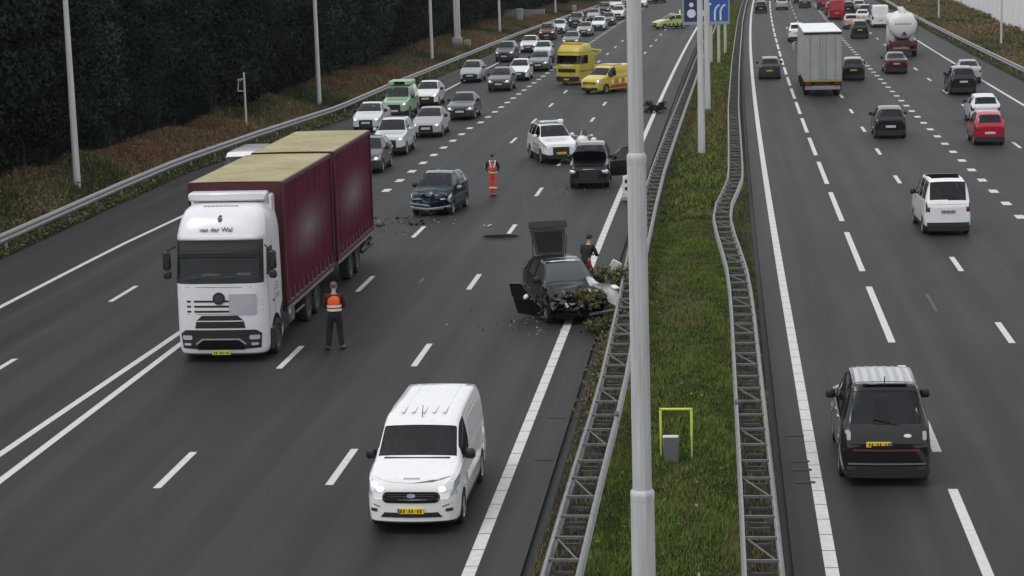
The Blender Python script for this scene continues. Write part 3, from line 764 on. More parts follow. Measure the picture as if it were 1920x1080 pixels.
def car(label, spec, colour, X, Y, face=-1, yaw=0., group=None, lit=False, name='car', cat='car', detail=1, extra=None, plate_m=None, rough=.28, rimstyle='alloy', skip=(), metal=0., rev=None):
    """face -1: front looks towards the camera (-Y) and Y is the front; +1: rear looks to the camera and Y is the rear"""
    global VZ
    S = dict(SPECS[spec]); VZ = S.get('vz', 1.12); S['W'] *= S.get('wk', .965); S['regions'] = (rev(S) if rev else []) + std_regions(S)
    L, W = S['L'], S['W']; hd = math.atan(dcx(Y))
    if face < 0: rz = -hd + yaw; org = Vector((X, Y, 0))
    else: rz = pi - hd + yaw; org = Vector((X, Y, 0)) + Vector((math.sin(hd), math.cos(hd), 0)) * L
    t = thing(name, label, cat, org, rz, group)
    V, regs = car_shell(S)
    pm = paint(colour[0], colour[1], rough, metal)
    MM = {'paint': pm, 'glass': MATS.get(S.get('glass_m'), GLASS), 'lamp': LAMP, 'grille': BLACK, 'tail': REDL, 'trim': S.get('trim_m') or (BLACK if S.get('cladding', 1) else pm), 'seam': SEAM, 'black': BLACK, 'roofm': S.get('roofm') or pm}
    allf = []
    for (nm, mk, sd, wi), fs in regs.items():
        allf += fs
        if nm in skip: continue
        o = sub_mb(V, fs, .012 if mk == 'glass' else 0).build(nm, MM[mk], t, 42)
    bvh = BVHTree.FromPolygons([Vector(v) for v in V], allf)
    hw = W / 2; wr = S.get('wr', .32); ya, yb = S['axles']; clear = S.get('clear', .19)
    add_wheels(t, [(s * (hw - .115), y) for s in (-1, 1) for y in (ya, yb)], wr, .21, rimstyle)
    mb = MB(); mb.box((0, L / 2, clear + .10), (W * .80, L * .9, .16)); 
    for yc in (ya, yb): mb.box((0, yc, wr + .1), (W * .72, wr * 2.2, wr * 1.3))
    mb.build('underbody', UNDER, t, 0)
    bz = itp([(y, z * VZ) for y, z in S['belt']], S['cowl'] + .5)
    if detail:
        mb = MB(); mb.box((0, (S['cowl'] + S['roof1']) / 2 + .1, .42), (W * .84, (S['roof1'] - S['cowl']) + .5, .08)); mb.cbox((0, S['cowl'] + .28, bz - .10), (W * .80, .5, .2), .06)
        rows = S.get('seat_rows') or [S['cowl'] + 1.15, S['cowl'] + 2.0]
        for y in rows:
            for x in (-hw * .42, hw * .42):
                mb.cbox((x, y, bz - .02), (.46, .16, .62), .05, 1); mb.cbox((x, y + .02, bz + .36), (.25, .1, .17), .04, 1); mb.cbox((x, y - .25, .55), (.48, .5, .2), .05, 1)
        mb.build('interior', [INT, SEAT], t, 40)
    if S.get('mirror', True):
        for s in (-1, 1):
            y = S['cowl'] + .42; x = s * (hw * .965 + .10); mb = MB(); mb.cbox((x, y, bz + .08), (.21, .12, .20), .04); mb.box((x - s * .10, y + .02, bz + .02), (.12, .05, .04)); mb.build('wing_mirror', MM['paint'] if S.get('mirror') == 'body' else BLACK, t, 50)
    pf, pb = S.get('plate_f', .40) * VZ, S.get('plate_b', .60) * VZ
    hf = bvh.ray_cast(Vector((0, -5, pf)), Vector((0, 1, 0)))[0]; hr = bvh.ray_cast(Vector((S.get('pbx', 0), L + 5, pb)), Vector((0, -1, 0)))[0]
    if hf is not None and 'plate' not in skip: plate('number_plate', t, (0, hf.y - .012, pf), -1, plate_m or PLATE)
    if hr is not None: plate('number_plate', t, (S.get('pbx', 0), hr.y + .012, pb), 1, plate_m or PLATE)
    if lit:
        zz = (S['hl'][0] * .5 + S['hl'][1] * .5) * VZ
        for s in (-1, 1): put(bvh, [(s * W * .37 + .085 * math.cos(a * pi / 5), zz + .06 * math.sin(a * pi / 5)) for a in range(10)], 'front', 'headlight_bulb', LAMPON, t, .03, .04, 0)
    if extra: extra(t, S, V, bvh, MM)
    return t

def sp(**k): return k
SPECS = {
 'hatch': sp(L=4.2, W=1.79, top=[(0, .66), (.05, .74), (.3, .84), (.7, .92), (1.05, .985), (1.18, 1.01), (1.55, 1.24), (1.95, 1.43), (2.45, 1.49), (3.1, 1.475), (3.62, 1.41), (3.72, 1.38), (4.02, 1.06), (4.12, 1.0), (4.2, .90)], belt=[(0, .84), (1.2, .96), (3.9, 1.04), (4.2, 1.0)], cowl=1.18, roof0=1.95, roof1=3.66, rearglass=(3.72, 4.03), axles=(.88, 3.48), win=[(1.42, 2.42), (2.5, 3.28), (3.34, 3.62)], seams=[1.28, 2.46, 3.3], hl=(.60, .80), tl=(.72, .97), grille=(.40, .60, .52), plate_f=.52, plate_b=.60),
 'smallhatch': sp(L=3.6, W=1.66, top=[(0, .68), (.05, .78), (.25, .90), (.65, .99), (.8, 1.02), (1.15, 1.26), (1.55, 1.46), (2.0, 1.52), (2.7, 1.50), (3.15, 1.42), (3.24, 1.38), (3.45, 1.04), (3.53, .98), (3.6, .88)], belt=[(0, .86), (.9, .97), (3.4, 1.03), (3.6, 1.0)], cowl=.8, roof0=1.55, roof1=3.18, rearglass=(3.24, 3.46), axles=(.7, 3.0), wr=.29, win=[(1.02, 2.0), (2.08, 2.85)], seams=[.92, 2.04], hl=(.62, .84), tl=(.72, 1.0), grille=(.38, .56, .5), plate_f=.5, plate_b=.58, rw=.68),
 'sedan': sp(L=4.65, W=1.82, top=[(0, .66), (.05, .74), (.3, .82), (.8, .91), (1.25, .97), (1.38, 1.0), (1.8, 1.23), (2.2, 1.39), (2.65, 1.45), (3.2, 1.42), (3.45, 1.36), (4.0, 1.08), (4.1, 1.05), (4.5, 1.0), (4.6, .97), (4.65, .86)], belt=[(0, .83), (1.3, .95), (3.9, 1.02), (4.65, .98)], cowl=1.38, roof0=2.2, roof1=3.4, rearglass=(3.47, 4.0), axles=(.95, 3.75), win=[(1.62, 2.55), (2.62, 3.42)], seams=[1.42, 2.58, 3.5], hl=(.58, .78), tl=(.72, .95), grille=(.38, .62, .5), plate_f=.5, plate_b=.72),
 'estate': sp(L=4.6, W=1.81, top=[(0, .66), (.05, .75), (.3, .84), (.8, .93), (1.2, 1.0), (1.33, 1.03), (1.75, 1.27), (2.15, 1.43), (2.6, 1.50), (3.4, 1.49), (4.0, 1.44), (4.12, 1.40), (4.42, 1.08), (4.52, 1.02), (4.6, .9)], belt=[(0, .84), (1.3, .97), (4.3, 1.04), (4.6, 1.0)], cowl=1.33, roof0=2.15, roof1=4.06, rearglass=(4.12, 4.43), axles=(.92, 3.62), win=[(1.58, 2.5), (2.58, 3.4), (3.48, 4.05)], seams=[1.4, 2.54, 3.44], hl=(.58, .80), tl=(.72, 1.0), grille=(.38, .62, .5), plate_f=.5, plate_b=.72),
 'suv': sp(L=4.5, W=1.86, top=[(0, .78), (.05, .90), (.3, .99), (.8, 1.05), (1.15, 1.10), (1.28, 1.13), (1.62, 1.38), (1.98, 1.60), (2.45, 1.67), (3.4, 1.66), (3.95, 1.60), (4.08, 1.55), (4.32, 1.20), (4.42, 1.14), (4.5, 1.0)], belt=[(0, .98), (1.3, 1.08), (4.2, 1.16), (4.5, 1.12)], cowl=1.28, roof0=1.98, roof1=4.02, rearglass=(4.08, 4.33), axles=(.9, 3.58), wr=.36, clear=.23, win=[(1.5, 2.42), (2.5, 3.3), (3.38, 3.95)], seams=[1.34, 2.46, 3.34], hl=(.72, .92), tl=(.86, 1.12), grille=(.52, .84, .48), lower=.42, plate_f=.5, plate_b=.82, rw=.68, zs=.75, mirror='body'),
 'mpv': sp(vz=1.14, wk=.955, L=4.38, W=1.82, top=[(0, .72), (.05, .84), (.25, .97), (.6, 1.06), (.95, 1.13), (1.05, 1.17), (1.4, 1.46), (1.78, 1.71), (2.2, 1.80), (3.4, 1.81), (4.05, 1.78), (4.15, 1.74), (4.28, 1.17), (4.33, 1.12), (4.38, .98)], belt=[(0, .92), (1.0, 1.08), (4.2, 1.14), (4.38, 1.1)], cowl=1.05, roof0=1.78, roof1=4.08, rearglass=(4.15, 4.29), axles=(.88, 3.62), wr=.32, win=[(1.3, 2.3), (2.4, 3.2), (3.3, 4.02)], seams=[1.16, 2.35, 3.25], hl=(.68, .92), tl=(.80, 1.16), tly=.16, grille=(.48, .62, .5), plate_f=.45, plate_b=.80, rw=.74, zs=.75, tlx=.80),
 'pickup': sp(L=4.9, W=1.84, top=[(0, .86), (.05, .98), (.3, 1.06), (.9, 1.12), (1.25, 1.16), (1.35, 1.19), (1.7, 1.5), (2.02, 1.72), (2.4, 1.78), (4.5, 1.80), (4.72, 1.76), (4.8, 1.25), (4.86, 1.2), (4.9, 1.1)], belt=[(0, 1.02), (1.3, 1.12), (4.9, 1.14)], cowl=1.35, roof0=2.02, roof1=4.7, rearglass=(4.72, 4.8), axles=(.95, 3.9), wr=.37, clear=.27, win=[(1.58, 2.5), (2.58, 3.3)], seams=[1.42, 2.54, 3.4], hl=(.78, 1.0), tl=(.9, 1.2), grille=(.55, .95, .5), lower=.48, plate_f=.5, rw=.72, zs=.8),
 'van': sp(vz=1.05, wk=1, L=4.82, W=1.84, top=[(0, .72), (.04, .86), (.16, 1.0), (.45, 1.10), (.85, 1.20), (.95, 1.23), (1.25, 1.47), (1.55, 1.69), (1.68, 1.77), (1.95, 1.83), (2.6, 1.86), (4.3, 1.86), (4.66, 1.83), (4.76, 1.70), (4.82, 1.05)], belt=[(0, .94), (.95, 1.10), (2.3, 1.14), (4.82, 1.14)], cowl=.95, roof0=1.60, roof1=4.6, rearglass=(9, 10), axles=(.86, 3.9), wr=.33, clear=.19, win=[(1.18, 2.12)], seams=[1.1, 2.2, 3.3], hl=(.74, 1.0), hly=.62, tl=(.8, 1.25), grille=(9, 9.1, .5), lower=.26, plate_f=.47, plate_b=.75, rw=.78, zs=.8, bul=.10, seat_rows=[1.95],
   plan=[(0, .78), (.03, .83), (.10, .895), (.24, .945), (.5, .985), (.9, 1), (4.2, 1), (4.7, .98), (4.82, .95)]),
 'taxi': sp(vz=1.09, wk=1, L=4.86, W=1.88, top=[(0, .86), (.05, .98), (.3, 1.05), (.9, 1.10), (1.4, 1.15), (1.52, 1.19), (1.85, 1.5), (2.2, 1.76), (2.6, 1.85), (3.4, 1.875), (4.05, 1.84), (4.20, 1.80), (4.34, 1.60), (4.62, 1.16), (4.74, 1.10), (4.82, .98), (4.86, .84)], belt=[(0, 1.0), (1.5, 1.12), (4.5, 1.14), (4.86, 1.04)], cowl=1.52, roof0=2.2, roof1=4.2, rearglass=(4.24, 4.60), axles=(.92, 3.9), wr=.34, clear=.2, win=[(1.78, 2.62), (2.72, 3.6), (3.68, 4.15)], seams=[1.6, 2.67, 3.64], hl=(.78, .98), tl=(.98, 1.12), tly=.05, tlx=2, grille=(.5, .9, .45), lower=.30, plate_b=.82, pbx=.15, rw=.70, zs=.8,
   plan=[(0, .80), (.05, .86), (.16, .93), (.4, .985), (.8, 1), (4.1, 1), (4.5, .975), (4.74, .93), (4.86, .87)]),
 'bigvan': sp(vz=1.05, wk=1, L=5.4, W=2.02, top=[(0, .85), (.05, 1.0), (.3, 1.15), (.9, 1.3), (1.0, 1.34), (1.4, 1.75), (1.85, 2.2), (2.2, 2.36), (3.0, 2.4), (5.2, 2.4), (5.34, 2.32), (5.4, 1.2)], belt=[(0, 1.1), (1.0, 1.22), (5.4, 1.28)], cowl=1.0, roof0=1.85, roof1=5.2, rearglass=(9, 10), axles=(.95, 4.3), wr=.35, clear=.2, win=[(1.3, 2.2)], seams=[1.15, 2.28, 3.5], hl=(.8, 1.08), tl=(.9, 1.4), grille=(.5, .8, .6), plate_b=.8, rw=.86, zs=.9, seat_rows=[2.1]),
}
# ------------------------------------------------------------------ lorries
CABLV = [(.22, .12, 1.16), (.28, .04, 1.21), (.45, .0, 1.24), (.9, 0, 1.25), (1.25, 0, 1.25), (1.9, .02, 1.25), (2.20, .04, 1.25), (2.35, .06, 1.25), (3.08, .20, 1.24), (3.36, .27, 1.235), (3.40, .24, 1.235), (3.49, .26, 1.23), (3.7, .38, 1.20), (3.95, .55, 1.15), (4.1, .75, 1.09), (4.2, 1.05, 1.0), (4.24, 1.5, .92)]
def truck_cab(t, m, LV=CABLV, Lc=2.35, sc_z=1., sc_w=1., ws=(2.35, 3.08), wsk=(2.20, 3.38), cut=True):
    """the cab of a lorry: plan outlines stacked in height; returns the tree for pressing details on"""
    lv = [(z * sc_z, y, w * sc_w) for z, y, w in LV]
    def outline(z, yf, w):
        h = []
        for fx, dy in ((0, 0), (.3, .003), (.6, .02), (.80, .06), (.90, .13), (.97, .25), (1, .42)): h.append((w * fx, yf + dy))
        yr = Lc if z < 3.6 * sc_z else Lc - .02
        h += [(w, .62 if yf < .2 else max(.62, yf + .5)), (w, 1.32 if yf < .8 else max(1.32, yf + .6)), (w, max(1.75, yf + .7)), (w * .995, yr), (w * .5, yr), (0, yr)]
        L = [(x, y, z) for x, y in h]; return L + [(-x, y, z) for x, y, z in L[-2:0:-1]]
    loops = [outline(*a) for a in lv]; n = len(loops[0]); V = [p for l in loops for p in l]
    regs = {}; allf = []
    for i in range(len(loops) - 1):
        for j in range(n):
            k = (j + 1) % n; f = (i * n + j, i * n + k, (i + 1) * n + k, (i + 1) * n + j); allf.append(f)
            c = sum((Vector(V[q]) for q in f), Vector()) / 4; z = c.z / sc_z; fr = j in (0, 1, 2, 3, n - 1, n - 2, n - 3, n - 4)
            r = 'cab_body'
            if fr and ws[0] < z < ws[1]: r = 'windscreen'
            elif (fr or j in (4, n - 5)) and wsk[0] < z < wsk[1]: r = 'windscreen_surround'
            elif j in (6, 7, n - 8, n - 7) and ws[0] - .02 < z < ws[1] + .02 and c.y < 1.3: r = 'side_window'
            regs.setdefault((r, (c.x > 0) if r == 'side_window' else 0), []).append(f)
    tp = tuple((len(loops) - 1) * n + j for j in range(n)); regs['cab_body', 0].append(tp); allf.append(tp); regs['cab_body', 0].append(tuple(range(n - 1, -1, -1)))
    for (r, _), fs in regs.items():
        sub_mb(V, fs, .02 if r in ('windscreen', 'side_window') else 0).build(r, {'cab_body': m, 'windscreen': CABGLASS, 'side_window': GLASS, 'windscreen_surround': BLACK}[r], t, 38)
    bv = BVHTree.FromPolygons([Vector(v) for v in V], allf)
    mb = MB(); zi = ws[0] * sc_z
    mb.cbox((0, .62, zi - .06), (2.3 * sc_w, .55, .16), .05); mb.box((0, Lc - .12, zi + .3), (2.2 * sc_w, .06, 1.4)); mb.box((0, 1.2, zi - .6), (2.3 * sc_w, 2, .1))
    for x in (-.62, .62): mb.cbox((x * sc_w, 1.35, zi + .05), (.55, .18, .8), .05, 1); mb.cbox((x * sc_w, 1.36, zi + .52), (.3, .12, .2), .04, 1); mb.cbox((x * sc_w, 1.1, zi - .35), (.55, .6, .2), .05, 1)
    mb.cbox((-.3, .52, zi + .03), (.5, .25, .05), .02, 2); mb.cbox((.62, .5, zi + .05), (.4, .3, .05), .02, 2); mb.lathe([(-.02, .2), (.02, .2), (.02, .17), (-.02, .17)], 'y', (.62 * sc_w, .82, zi + .1), 14)
    mb.build('interior', [mat('cab_interior', (.10, .10, .10), .8), SEAT, mat('cab_papers', (.5, .5, .48), .7)], t, 40)
    return bv, lv

TR_W = mat('lorry_white', (.66, .67, .69), .3, coat=.5, noise=.06, nscale=2)
CHAS = mat('chassis_black', (.014, .013, .013), .7)
CURT = None
def curtain_mat():
    m = bpy.data.materials.new('burgundy_curtain'); m.use_nodes = True
    n = m.node_tree.nodes; l = m.node_tree.links; b = n['Principled BSDF']; b.inputs['Roughness'].default_value = .7; b.inputs['Specular IOR Level'].default_value = .08
    tc = n.new('ShaderNodeTexCoord'); a = n.new('ShaderNodeTexNoise'); a.inputs['Scale'].default_value = 1.4; a.inputs['Detail'].default_value = 5
    l.new(tc.outputs['Object'], a.inputs['Vector'])
    r = n.new('ShaderNodeValToRGB'); r.color_ramp.elements[0].position = .3; r.color_ramp.elements[0].color = (.070, .003, .016, 1); r.color_ramp.elements[1].position = .72; r.color_ramp.elements[1].color = (.100, .006, .024, 1)
    l.new(a.outputs[0], r.inputs[0])
    # a faded pale print in the middle of each curtain
    sp_ = n.new('ShaderNodeMapping'); sp_.inputs['Scale'].default_value = (.0, .24, .80); l.new(tc.outputs['Object'], sp_.inputs[0])
    g = n.new('ShaderNodeTexGradient'); g.gradient_type = 'QUADRATIC_SPHERE'; l.new(sp_.outputs[0], g.inputs[0])
    mx = n.new('ShaderNodeMix'); mx.data_type = 'RGBA'; l.new(r.outputs[0], mx.inputs[6]); mx.inputs[7].default_value = (.20, .16, .165, 1)
    q = n.new('ShaderNodeMath'); q.operation = 'MULTIPLY'; q.inputs[1].default_value = .95; q.use_clamp = True; l.new(g.outputs[1], q.inputs[0]); l.new(q.outputs[0], mx.inputs[0])
    l.new(mx.outputs[2], b.inputs['Base Color']); return m
CURT = curtain_mat()
CURTD = mat('burgundy_frame', (.06, .006, .014), .5)
TARP = ground_mat('dirty_roof_tarpaulin', [(.25, .225, .125), (.335, .30, .18), (.42, .385, .26)], .5, 1.0, .8, .1, .1, .10)

def lorry_wheels(t, ys, w, r=.50, tw=.34, style='dark'):
    add_wheels(t, [(s * (w / 2 - tw / 2 - .03), y) for s in (-1, 1) for y in ys], r, tw, style)

def box_body(t, y0, y1, w, zb, zt, nm_side, side_m, roof_m, frame_m, wavy=True):
    """curtain sided load body: floor, roof, wavy curtains, corner posts, headboard, straps"""
    h = zt - zb; L = y1 - y0
    cm = (y0 + y1) / 2, (zb + zt) / 2
    for s in (-1, 1):
        mb = MB(); N = 56; lo = []
        for i in range(N + 1):
            y = y0 + .06 + (L - .12) * i / N; lo.append([(s * (w / 2 - .02 + (.012 * math.sin(i * 1.9) + .009 * math.sin(i * .83 + 1)) * (1 if k not in (0, 5) else .4)), y - cm[0], zb + .10 + (h - .24) * k / 5 - cm[1]) for k in range(6)])
        mb.loft(lo, False); mb.build(nm_side, side_m, t, 80).location = (0, cm[0], cm[1])
        mb = MB()
        for yy in (y0 + .04, y1 - .04): mb.cbox((s * (w / 2 - .01), yy, (zb + zt) / 2), (.09, .10, h), .015)
        mb.cbox((s * (w / 2 - .02), (y0 + y1) / 2, zt - .06), (.09, L, .14), .02); mb.cbox((s * (w / 2 - .02), (y0 + y1) / 2, zb + .03), (.09, L, .16), .02)
        mb.build('side_frame', frame_m, t, 30)
        mb = MB(); k = int(L / .62)
        for i in range(k): yy = y0 + .4 + (L - .8) * i / (k - 1); mb.box((s * (w / 2 + .018), yy, zb + .20), (.012, .05, .42)); mb.box((s * (w / 2 + .03), yy, zb + .12), (.02, .07, .09))
        mb.build('curtain_straps', mat('strap_grey', (.14, .10, .10), .6, .2), t, 0)
        mb = MB(); mb.cbox((s * (w / 2 - .03), (y0 + y1) / 2, zb - .12), (.06, L * .96, .09), .015); mb.build('side_rail', mat('side_rail_grey', (.22, .18, .18), .5, .4), t, 30)
    mb = MB(); N = 16; lo = []
    for i in range(N + 1):
        y = y0 + L * i / N; sag = -.035 * math.sin(pi * i / N * 8) ** 2
        lo.append([(x, y, zt + .012 + (sag if abs(x) < w / 2 - .1 else 0) + .012 * (1 - (2 * x / w) ** 2)) for x in np.linspace(-w / 2 + .03, w / 2 - .03, 9)])
    mb.loft(lo, False); mb.build('roof', roof_m, t, 80)
    mb = MB(); mb.box((0, y0 + .03, (zb + zt) / 2), (w - .12, .05, h)); mb.build('headboard', frame_m, t, 0)
    mb = MB(); mb.box((0, y1 - .03, (zb + zt) / 2), (w - .14, .05, h)); 
    mb.build('rear_doors', frame_m, t, 0)
    mb = MB(); mb.box((0, (y0 + y1) / 2, zb - .02), (w - .1, L, .12)); mb.box((-.42, (y0 + y1) / 2, zb - .22), (.12, L, .3)); mb.box((.42, (y0 + y1) / 2, zb - .22), (.12, L, .3)); mb.build('chassis', CHAS, t, 0)

def mudguard(mb, s, w, y, r):
    lo = []
    for i in range(9):
        a = pi * (.08 + .84 * i / 8); rr = r * 1.18; lo.append([(s * (w / 2 - .03), y - math.cos(a) * rr, r + math.sin(a) * rr), (s * (w / 2 - .40), y - math.cos(a) * rr, r + math.sin(a) * rr)])
    mb.loft(lo, False)

def big_lorry():
    X0, Y0 = -13.76, 53.2
    t = thing('lorry', 'white cab lorry with dark red curtain sides and a dirty pale yellow roof', 'lorry', (X0, Y0, 0), .006, 'lorry and its trailer')
    bv, lv = truck_cab(t, TR_W)
    # front details
    BK = BLACK
    for z in (1.44, 1.58, 1.72): put(bv, [(-1.19, z - .028), (1.17, z - .028), (1.17, z + .028), (-1.19, z + .028)], 'front', 'grille_slat', BK, t, .006, .03, 3)
    put(bv, [(.17 * math.cos(a * pi / 12) + 0, 1.80 + .17 * math.sin(a * pi / 12)) for a in range(24)], 'front', 'badge', BK, t, .03, .05, 1)
    put(bv, [(.11 * math.cos(a * pi / 8), 1.80 + .11 * math.sin(a * pi / 8)) for a in range(16)], 'front', 'badge_ring', RIMDARK, t, .036, .01, 0)
    put(bv, [(-.70, .98), (.70, .98), (.66, 1.18), (.50, 1.33), (-.50, 1.33), (-.66, 1.18)], 'front', 'upper_grille', BK, t, .012, .05, 2)
    put(bv, [(-.66, 1.165), (.66, 1.165), (.64, 1.19), (-.64, 1.19)], 'front', 'grille_bar', TR_W, t, .022, .02, 2)
    put(bv, [(-1.08, .42), (-.72, .40), (-.70, .60), (-.52, .72), (.52, .72), (.70, .60), (.72, .40), (1.10, .42), (1.13, .82), (.98, .93), (-.98, .93), (-1.13, .82)], 'front', 'bumper_mask', BK, t, .010, .05, 3)
    put(bv, [(-.66, .38), (.66, .38), (.62, .56), (.46, .64), (-.46, .64), (-.62, .56)], 'front', 'lower_intake', UNDER, t, .022, .03, 2)
    put(bv, [(-.50, .655), (.50, .655), (.68, .52), (.71, .55), (.52, .69), (-.52, .69), (-.71, .55), (-.68, .52)], 'front', 'intake_lip', mat('bumper_lip_grey', (.3, .3, .31), .4), t, .03, .02, 2)
    for s in (-1, 1):
        put(bv, rrect(min(s * .80, s * 1.08), max(s * .80, s * 1.08), .66, .78, .04), 'front', 'headlight', LAMP, t, .022, .02, 2)
        put(bv, rrect(min(s * .84, s * 1.04), max(s * .84, s * 1.04), .50, .57, .03), 'front', 'marker_lamp', LAMP, t, .022, .02, 1)
        # entry steps, mirrors and side markings
        mb = MB(); mb.cbox((s * 1.255, .95, .55), (.05, .62, .6), .02); mb.box((s * 1.27, .95, .45), (.06, .5, .05), 1); mb.box((s * 1.27, .95, .78), (.06, .5, .05), 1); mb.build('entry_step', [BLACK, RIMDARK], t, 30)
        put(bv, [(.60, 1.05), (.612, 1.05), (.612, 3.2), (.60, 3.2)], 'right' if s > 0 else 'left', 'door_gap', SEAM, t, .004, .004, 2)
        put(bv, [(1.36, 1.05), (1.372, 1.05), (1.372, 3.2), (1.36, 3.2)], 'right' if s > 0 else 'left', 'door_gap', SEAM, t, .004, .004, 2)
        put(bv, rrect(1.15, 1.3, 1.5, 1.58, .02), 'right' if s > 0 else 'left', 'door_handle', BLACK, t, .02, .03, 0)
        q = random.Random(4)
        for i, z in enumerate((1.95, 1.86, 1.77, 1.62, 1.55)):
            put(bv, [(1.5, z), (1.5 + .5 * q.uniform(.6, 1), z), (1.5 + .5 * q.uniform(.6, 1), z + .045), (1.5, z + .045)], 'right' if s > 0 else 'left', 'side_lettering', mat('faded_print', (.22, .22, .24), .6), t, .004, .004, 1)
        mb = MB(); mb.tube((s * 1.24, .45, 3.2), (s * 1.44, .28, 3.1), .025); mb.cbox((s * 1.47, .30, 2.82), (.22, .16, .52), .05); mb.cbox((s * 1.47, .30, 2.42), (.22, .16, .22), .05); mb.build('mirror', BLACK, t, 40)
    for s, ax in ((1, 'right'), (-1, 'left')):
        arch = [(1.42 + .64 * math.cos(a), max(.24, .50 + .64 * math.sin(a))) for a in np.linspace(-.42, pi + .42, 15)]
        put(bv, arch, ax, 'wheel_arch', UNDER, t, .010, .02, 1)
        put(bv, [(2.0, .24), (2.34, .24), (2.34, 1.35), (2.0, 1.1)], ax, 'cab_skirt', CHAS, t, .012, .03, 1)
    for zz, hw_ in ((1.36, 1.18), (2.10, 1.20)): put(bv, [(-hw_, zz), (hw_, zz), (hw_, zz + .012), (-hw_, zz + .012)], 'front', 'panel_gap', SEAM, t, .003, .005, 3)
    put(bv, [(-1.0, 3.39), (1.0, 3.39), (.96, 3.48), (-.96, 3.48)], 'front', 'sun_visor', mat('visor_white', (.74, .75, .76), .3), t, .05, .09, 2)
    put(bv, rrect(.28, 1.02, 1.36, 1.92, .02, 1), 'front', 'pale_patch', mat('patch_grey', (.36, .36, .40), .5, noise=.1, nscale=1.5), t, .028, .02, 2)
    tm = text_mesh('van der Wal', .185, .006)
    # lettering on the roof cap: leans back with it
    bm = bmesh.new(); bm.from_mesh(tm); left = set(bm.verts); LB = mat('lettering_blue_black', (.03, .03, .05), .5); isl = []
    while left:
        st = [left.pop()]; grp = set(st)
        while st:
            for e in st.pop().link_edges:
                for v in e.verts:
                    if v not in grp: grp.add(v); left.discard(v); st.append(v)
        isl.append(grp)
    for grp in isl:
        ix = {v: i for i, v in enumerate(grp)}; me = bpy.data.meshes.new('letter'); me.from_pydata([v.co[:] for v in ix], [], [[ix[v] for v in f.verts] for f in bm.faces if f.verts[0] in grp]); me.materials.append(LB)
        part('letter', me, t, (-.06, .30, 3.60), (math.radians(64), 0, 0))
    bm.free()
    put(bv, [(-.02, 3.84), (.06, 3.84), (.09, 3.90), (.06, 4.0), (.0, 4.02), (-.05, 3.95)], 'front', 'emblem', mat('lettering_blue_black', (.03, .03, .05), .5), t, .01, .01, 1)
    # small unreadable roof line of lettering
    for i in range(9): put(bv, [(-.55 + i * .11, 1.03), (-.55 + i * .11 + .085, 1.03), (-.55 + i * .11 + .085, 1.15), (-.55 + i * .11, 1.15)], 'top', 'roof_lettering', mat('faded_print', (.22, .22, .24), .6), t, .006, .006, 0)
    mb = MB()
    for x0, x1 in ((-.95, -.15), (-.1, .75)): mb.tube((x0, -.0, 2.33), (x1, .06, 2.42), .016, n=5)
    mb.build('wiper', BLACK, t)
    mb = MB(); mb.cbox((0, .17, 2.98), (2.2, .04, .16), .015); mb.build('sun_blind', BLACK, t)
    mb = MB(); mb.cbox((0, 1.75, 4.40), (2.2, .5, .24), .05); mb.build('roof_spoiler', TR_W, t, 40)
    for s in (-1, 1): mb = MB(); mb.cbox((s * 1.08, 2.2, 3.6), (.12, .5, 1.6), .05); mb.build('spoiler_side', TR_W, t, 40)
    plate('number_plate', t, (0, -.03, .30), -1, mat('plate_green_yellow', (.45, .46, .06), .5))
    Y1, L1 = 2.55, 7.4
    box_body(t, Y1, Y1 + L1, 2.68, 1.12, 4.68, 'curtain', CURT, TARP, CURTD)
    mb = MB(); mb.box((-.42, 2.6, .85), (.14, 4.5, .32)); mb.box((.42, 2.6, .85), (.14, 4.5, .32)); mb.box((0, 1.6, .75), (1.6, 1.6, .4)); mb.build('frame_rails', CHAS, t, 0)
    lorry_wheels(t, (1.42,), 2.66); lorry_wheels(t, (6.2, 7.5), 2.5)
    for s in (-1, 1):
        for y in (1.42, 6.2, 7.5): mb = MB(); mudguard(mb, s, 2.5, y, .5); mb.build('mudguard', CHAS, t, 60)
    for s in (-1, 1):
        mb = MB(); mb.cbox((s * 1.14, 2.9, .68), (.14, .9, .62), .05); mb.cbox((s * 1.1, 3.75, .70), (.26, .7, .6), .1, 1); mb.tube((s * 1.2, 4.3, .62), (s * 1.2, 5.5, .62), .035, n=6, mi=1); mb.tube((s * 1.2, 4.3, .95), (s * 1.2, 5.5, .95), .035, n=6, mi=1)
        mb.build('side_guard', [BLACK, mat('tank_alloy', (.30, .28, .28), .35, .7)], t, 40)
    # trailer: pushed separately, so a thing of its own
    u = thing('trailer', 'dark red curtain sided drawbar trailer coupled behind the white cab lorry', 'trailer', (X0 - .10, Y0 + 10.75, 0), .010, 'lorry and its trailer')
    box_body(u, 0, 7.2, 2.66, 1.12, 4.66, 'curtain', CURT, TARP, CURTD)
    lorry_wheels(u, (3.0, 4.4), 2.5, .48)
    for s in (-1, 1):
        for y in (3.0, 4.4): mb = MB(); mudguard(mb, s, 2.5, y, .48); mb.build('mudguard', CHAS, u, 60)
    mb = MB(); mb.tube((-.35, 0, .7), (0, -2.0, .62), .06); mb.tube((.35, 0, .7), (0, -2.0, .62), .06); mb.build('drawbar', CHAS, u)
    for s in (-1, 1):
        mb = MB(); mb.cbox((s * 1.18, 6.7, .72), (.08, 2.2, .10), .02); mb.cbox((s * 1.18, 6.7, .5), (.08, 2.2, .10), .02); mb.box((s * 1.1, 5.8, .75), (.05, .08, .6)); mb.box((s * 1.1, 7.6, .75), (.05, .08, .6)); mb.build('side_guard', CHAS, u)
    mb = MB(); mb.cbox((0, 7.18, .62), (2.4, .1, .16), .03); mb.cbox((1.05, 7.16, .9), (.4, .14, .3), .03); mb.cbox((-1.05, 7.16, .9), (.4, .14, .3), .03); mb.build('rear_bumper', CHAS, u)
big_lorry()

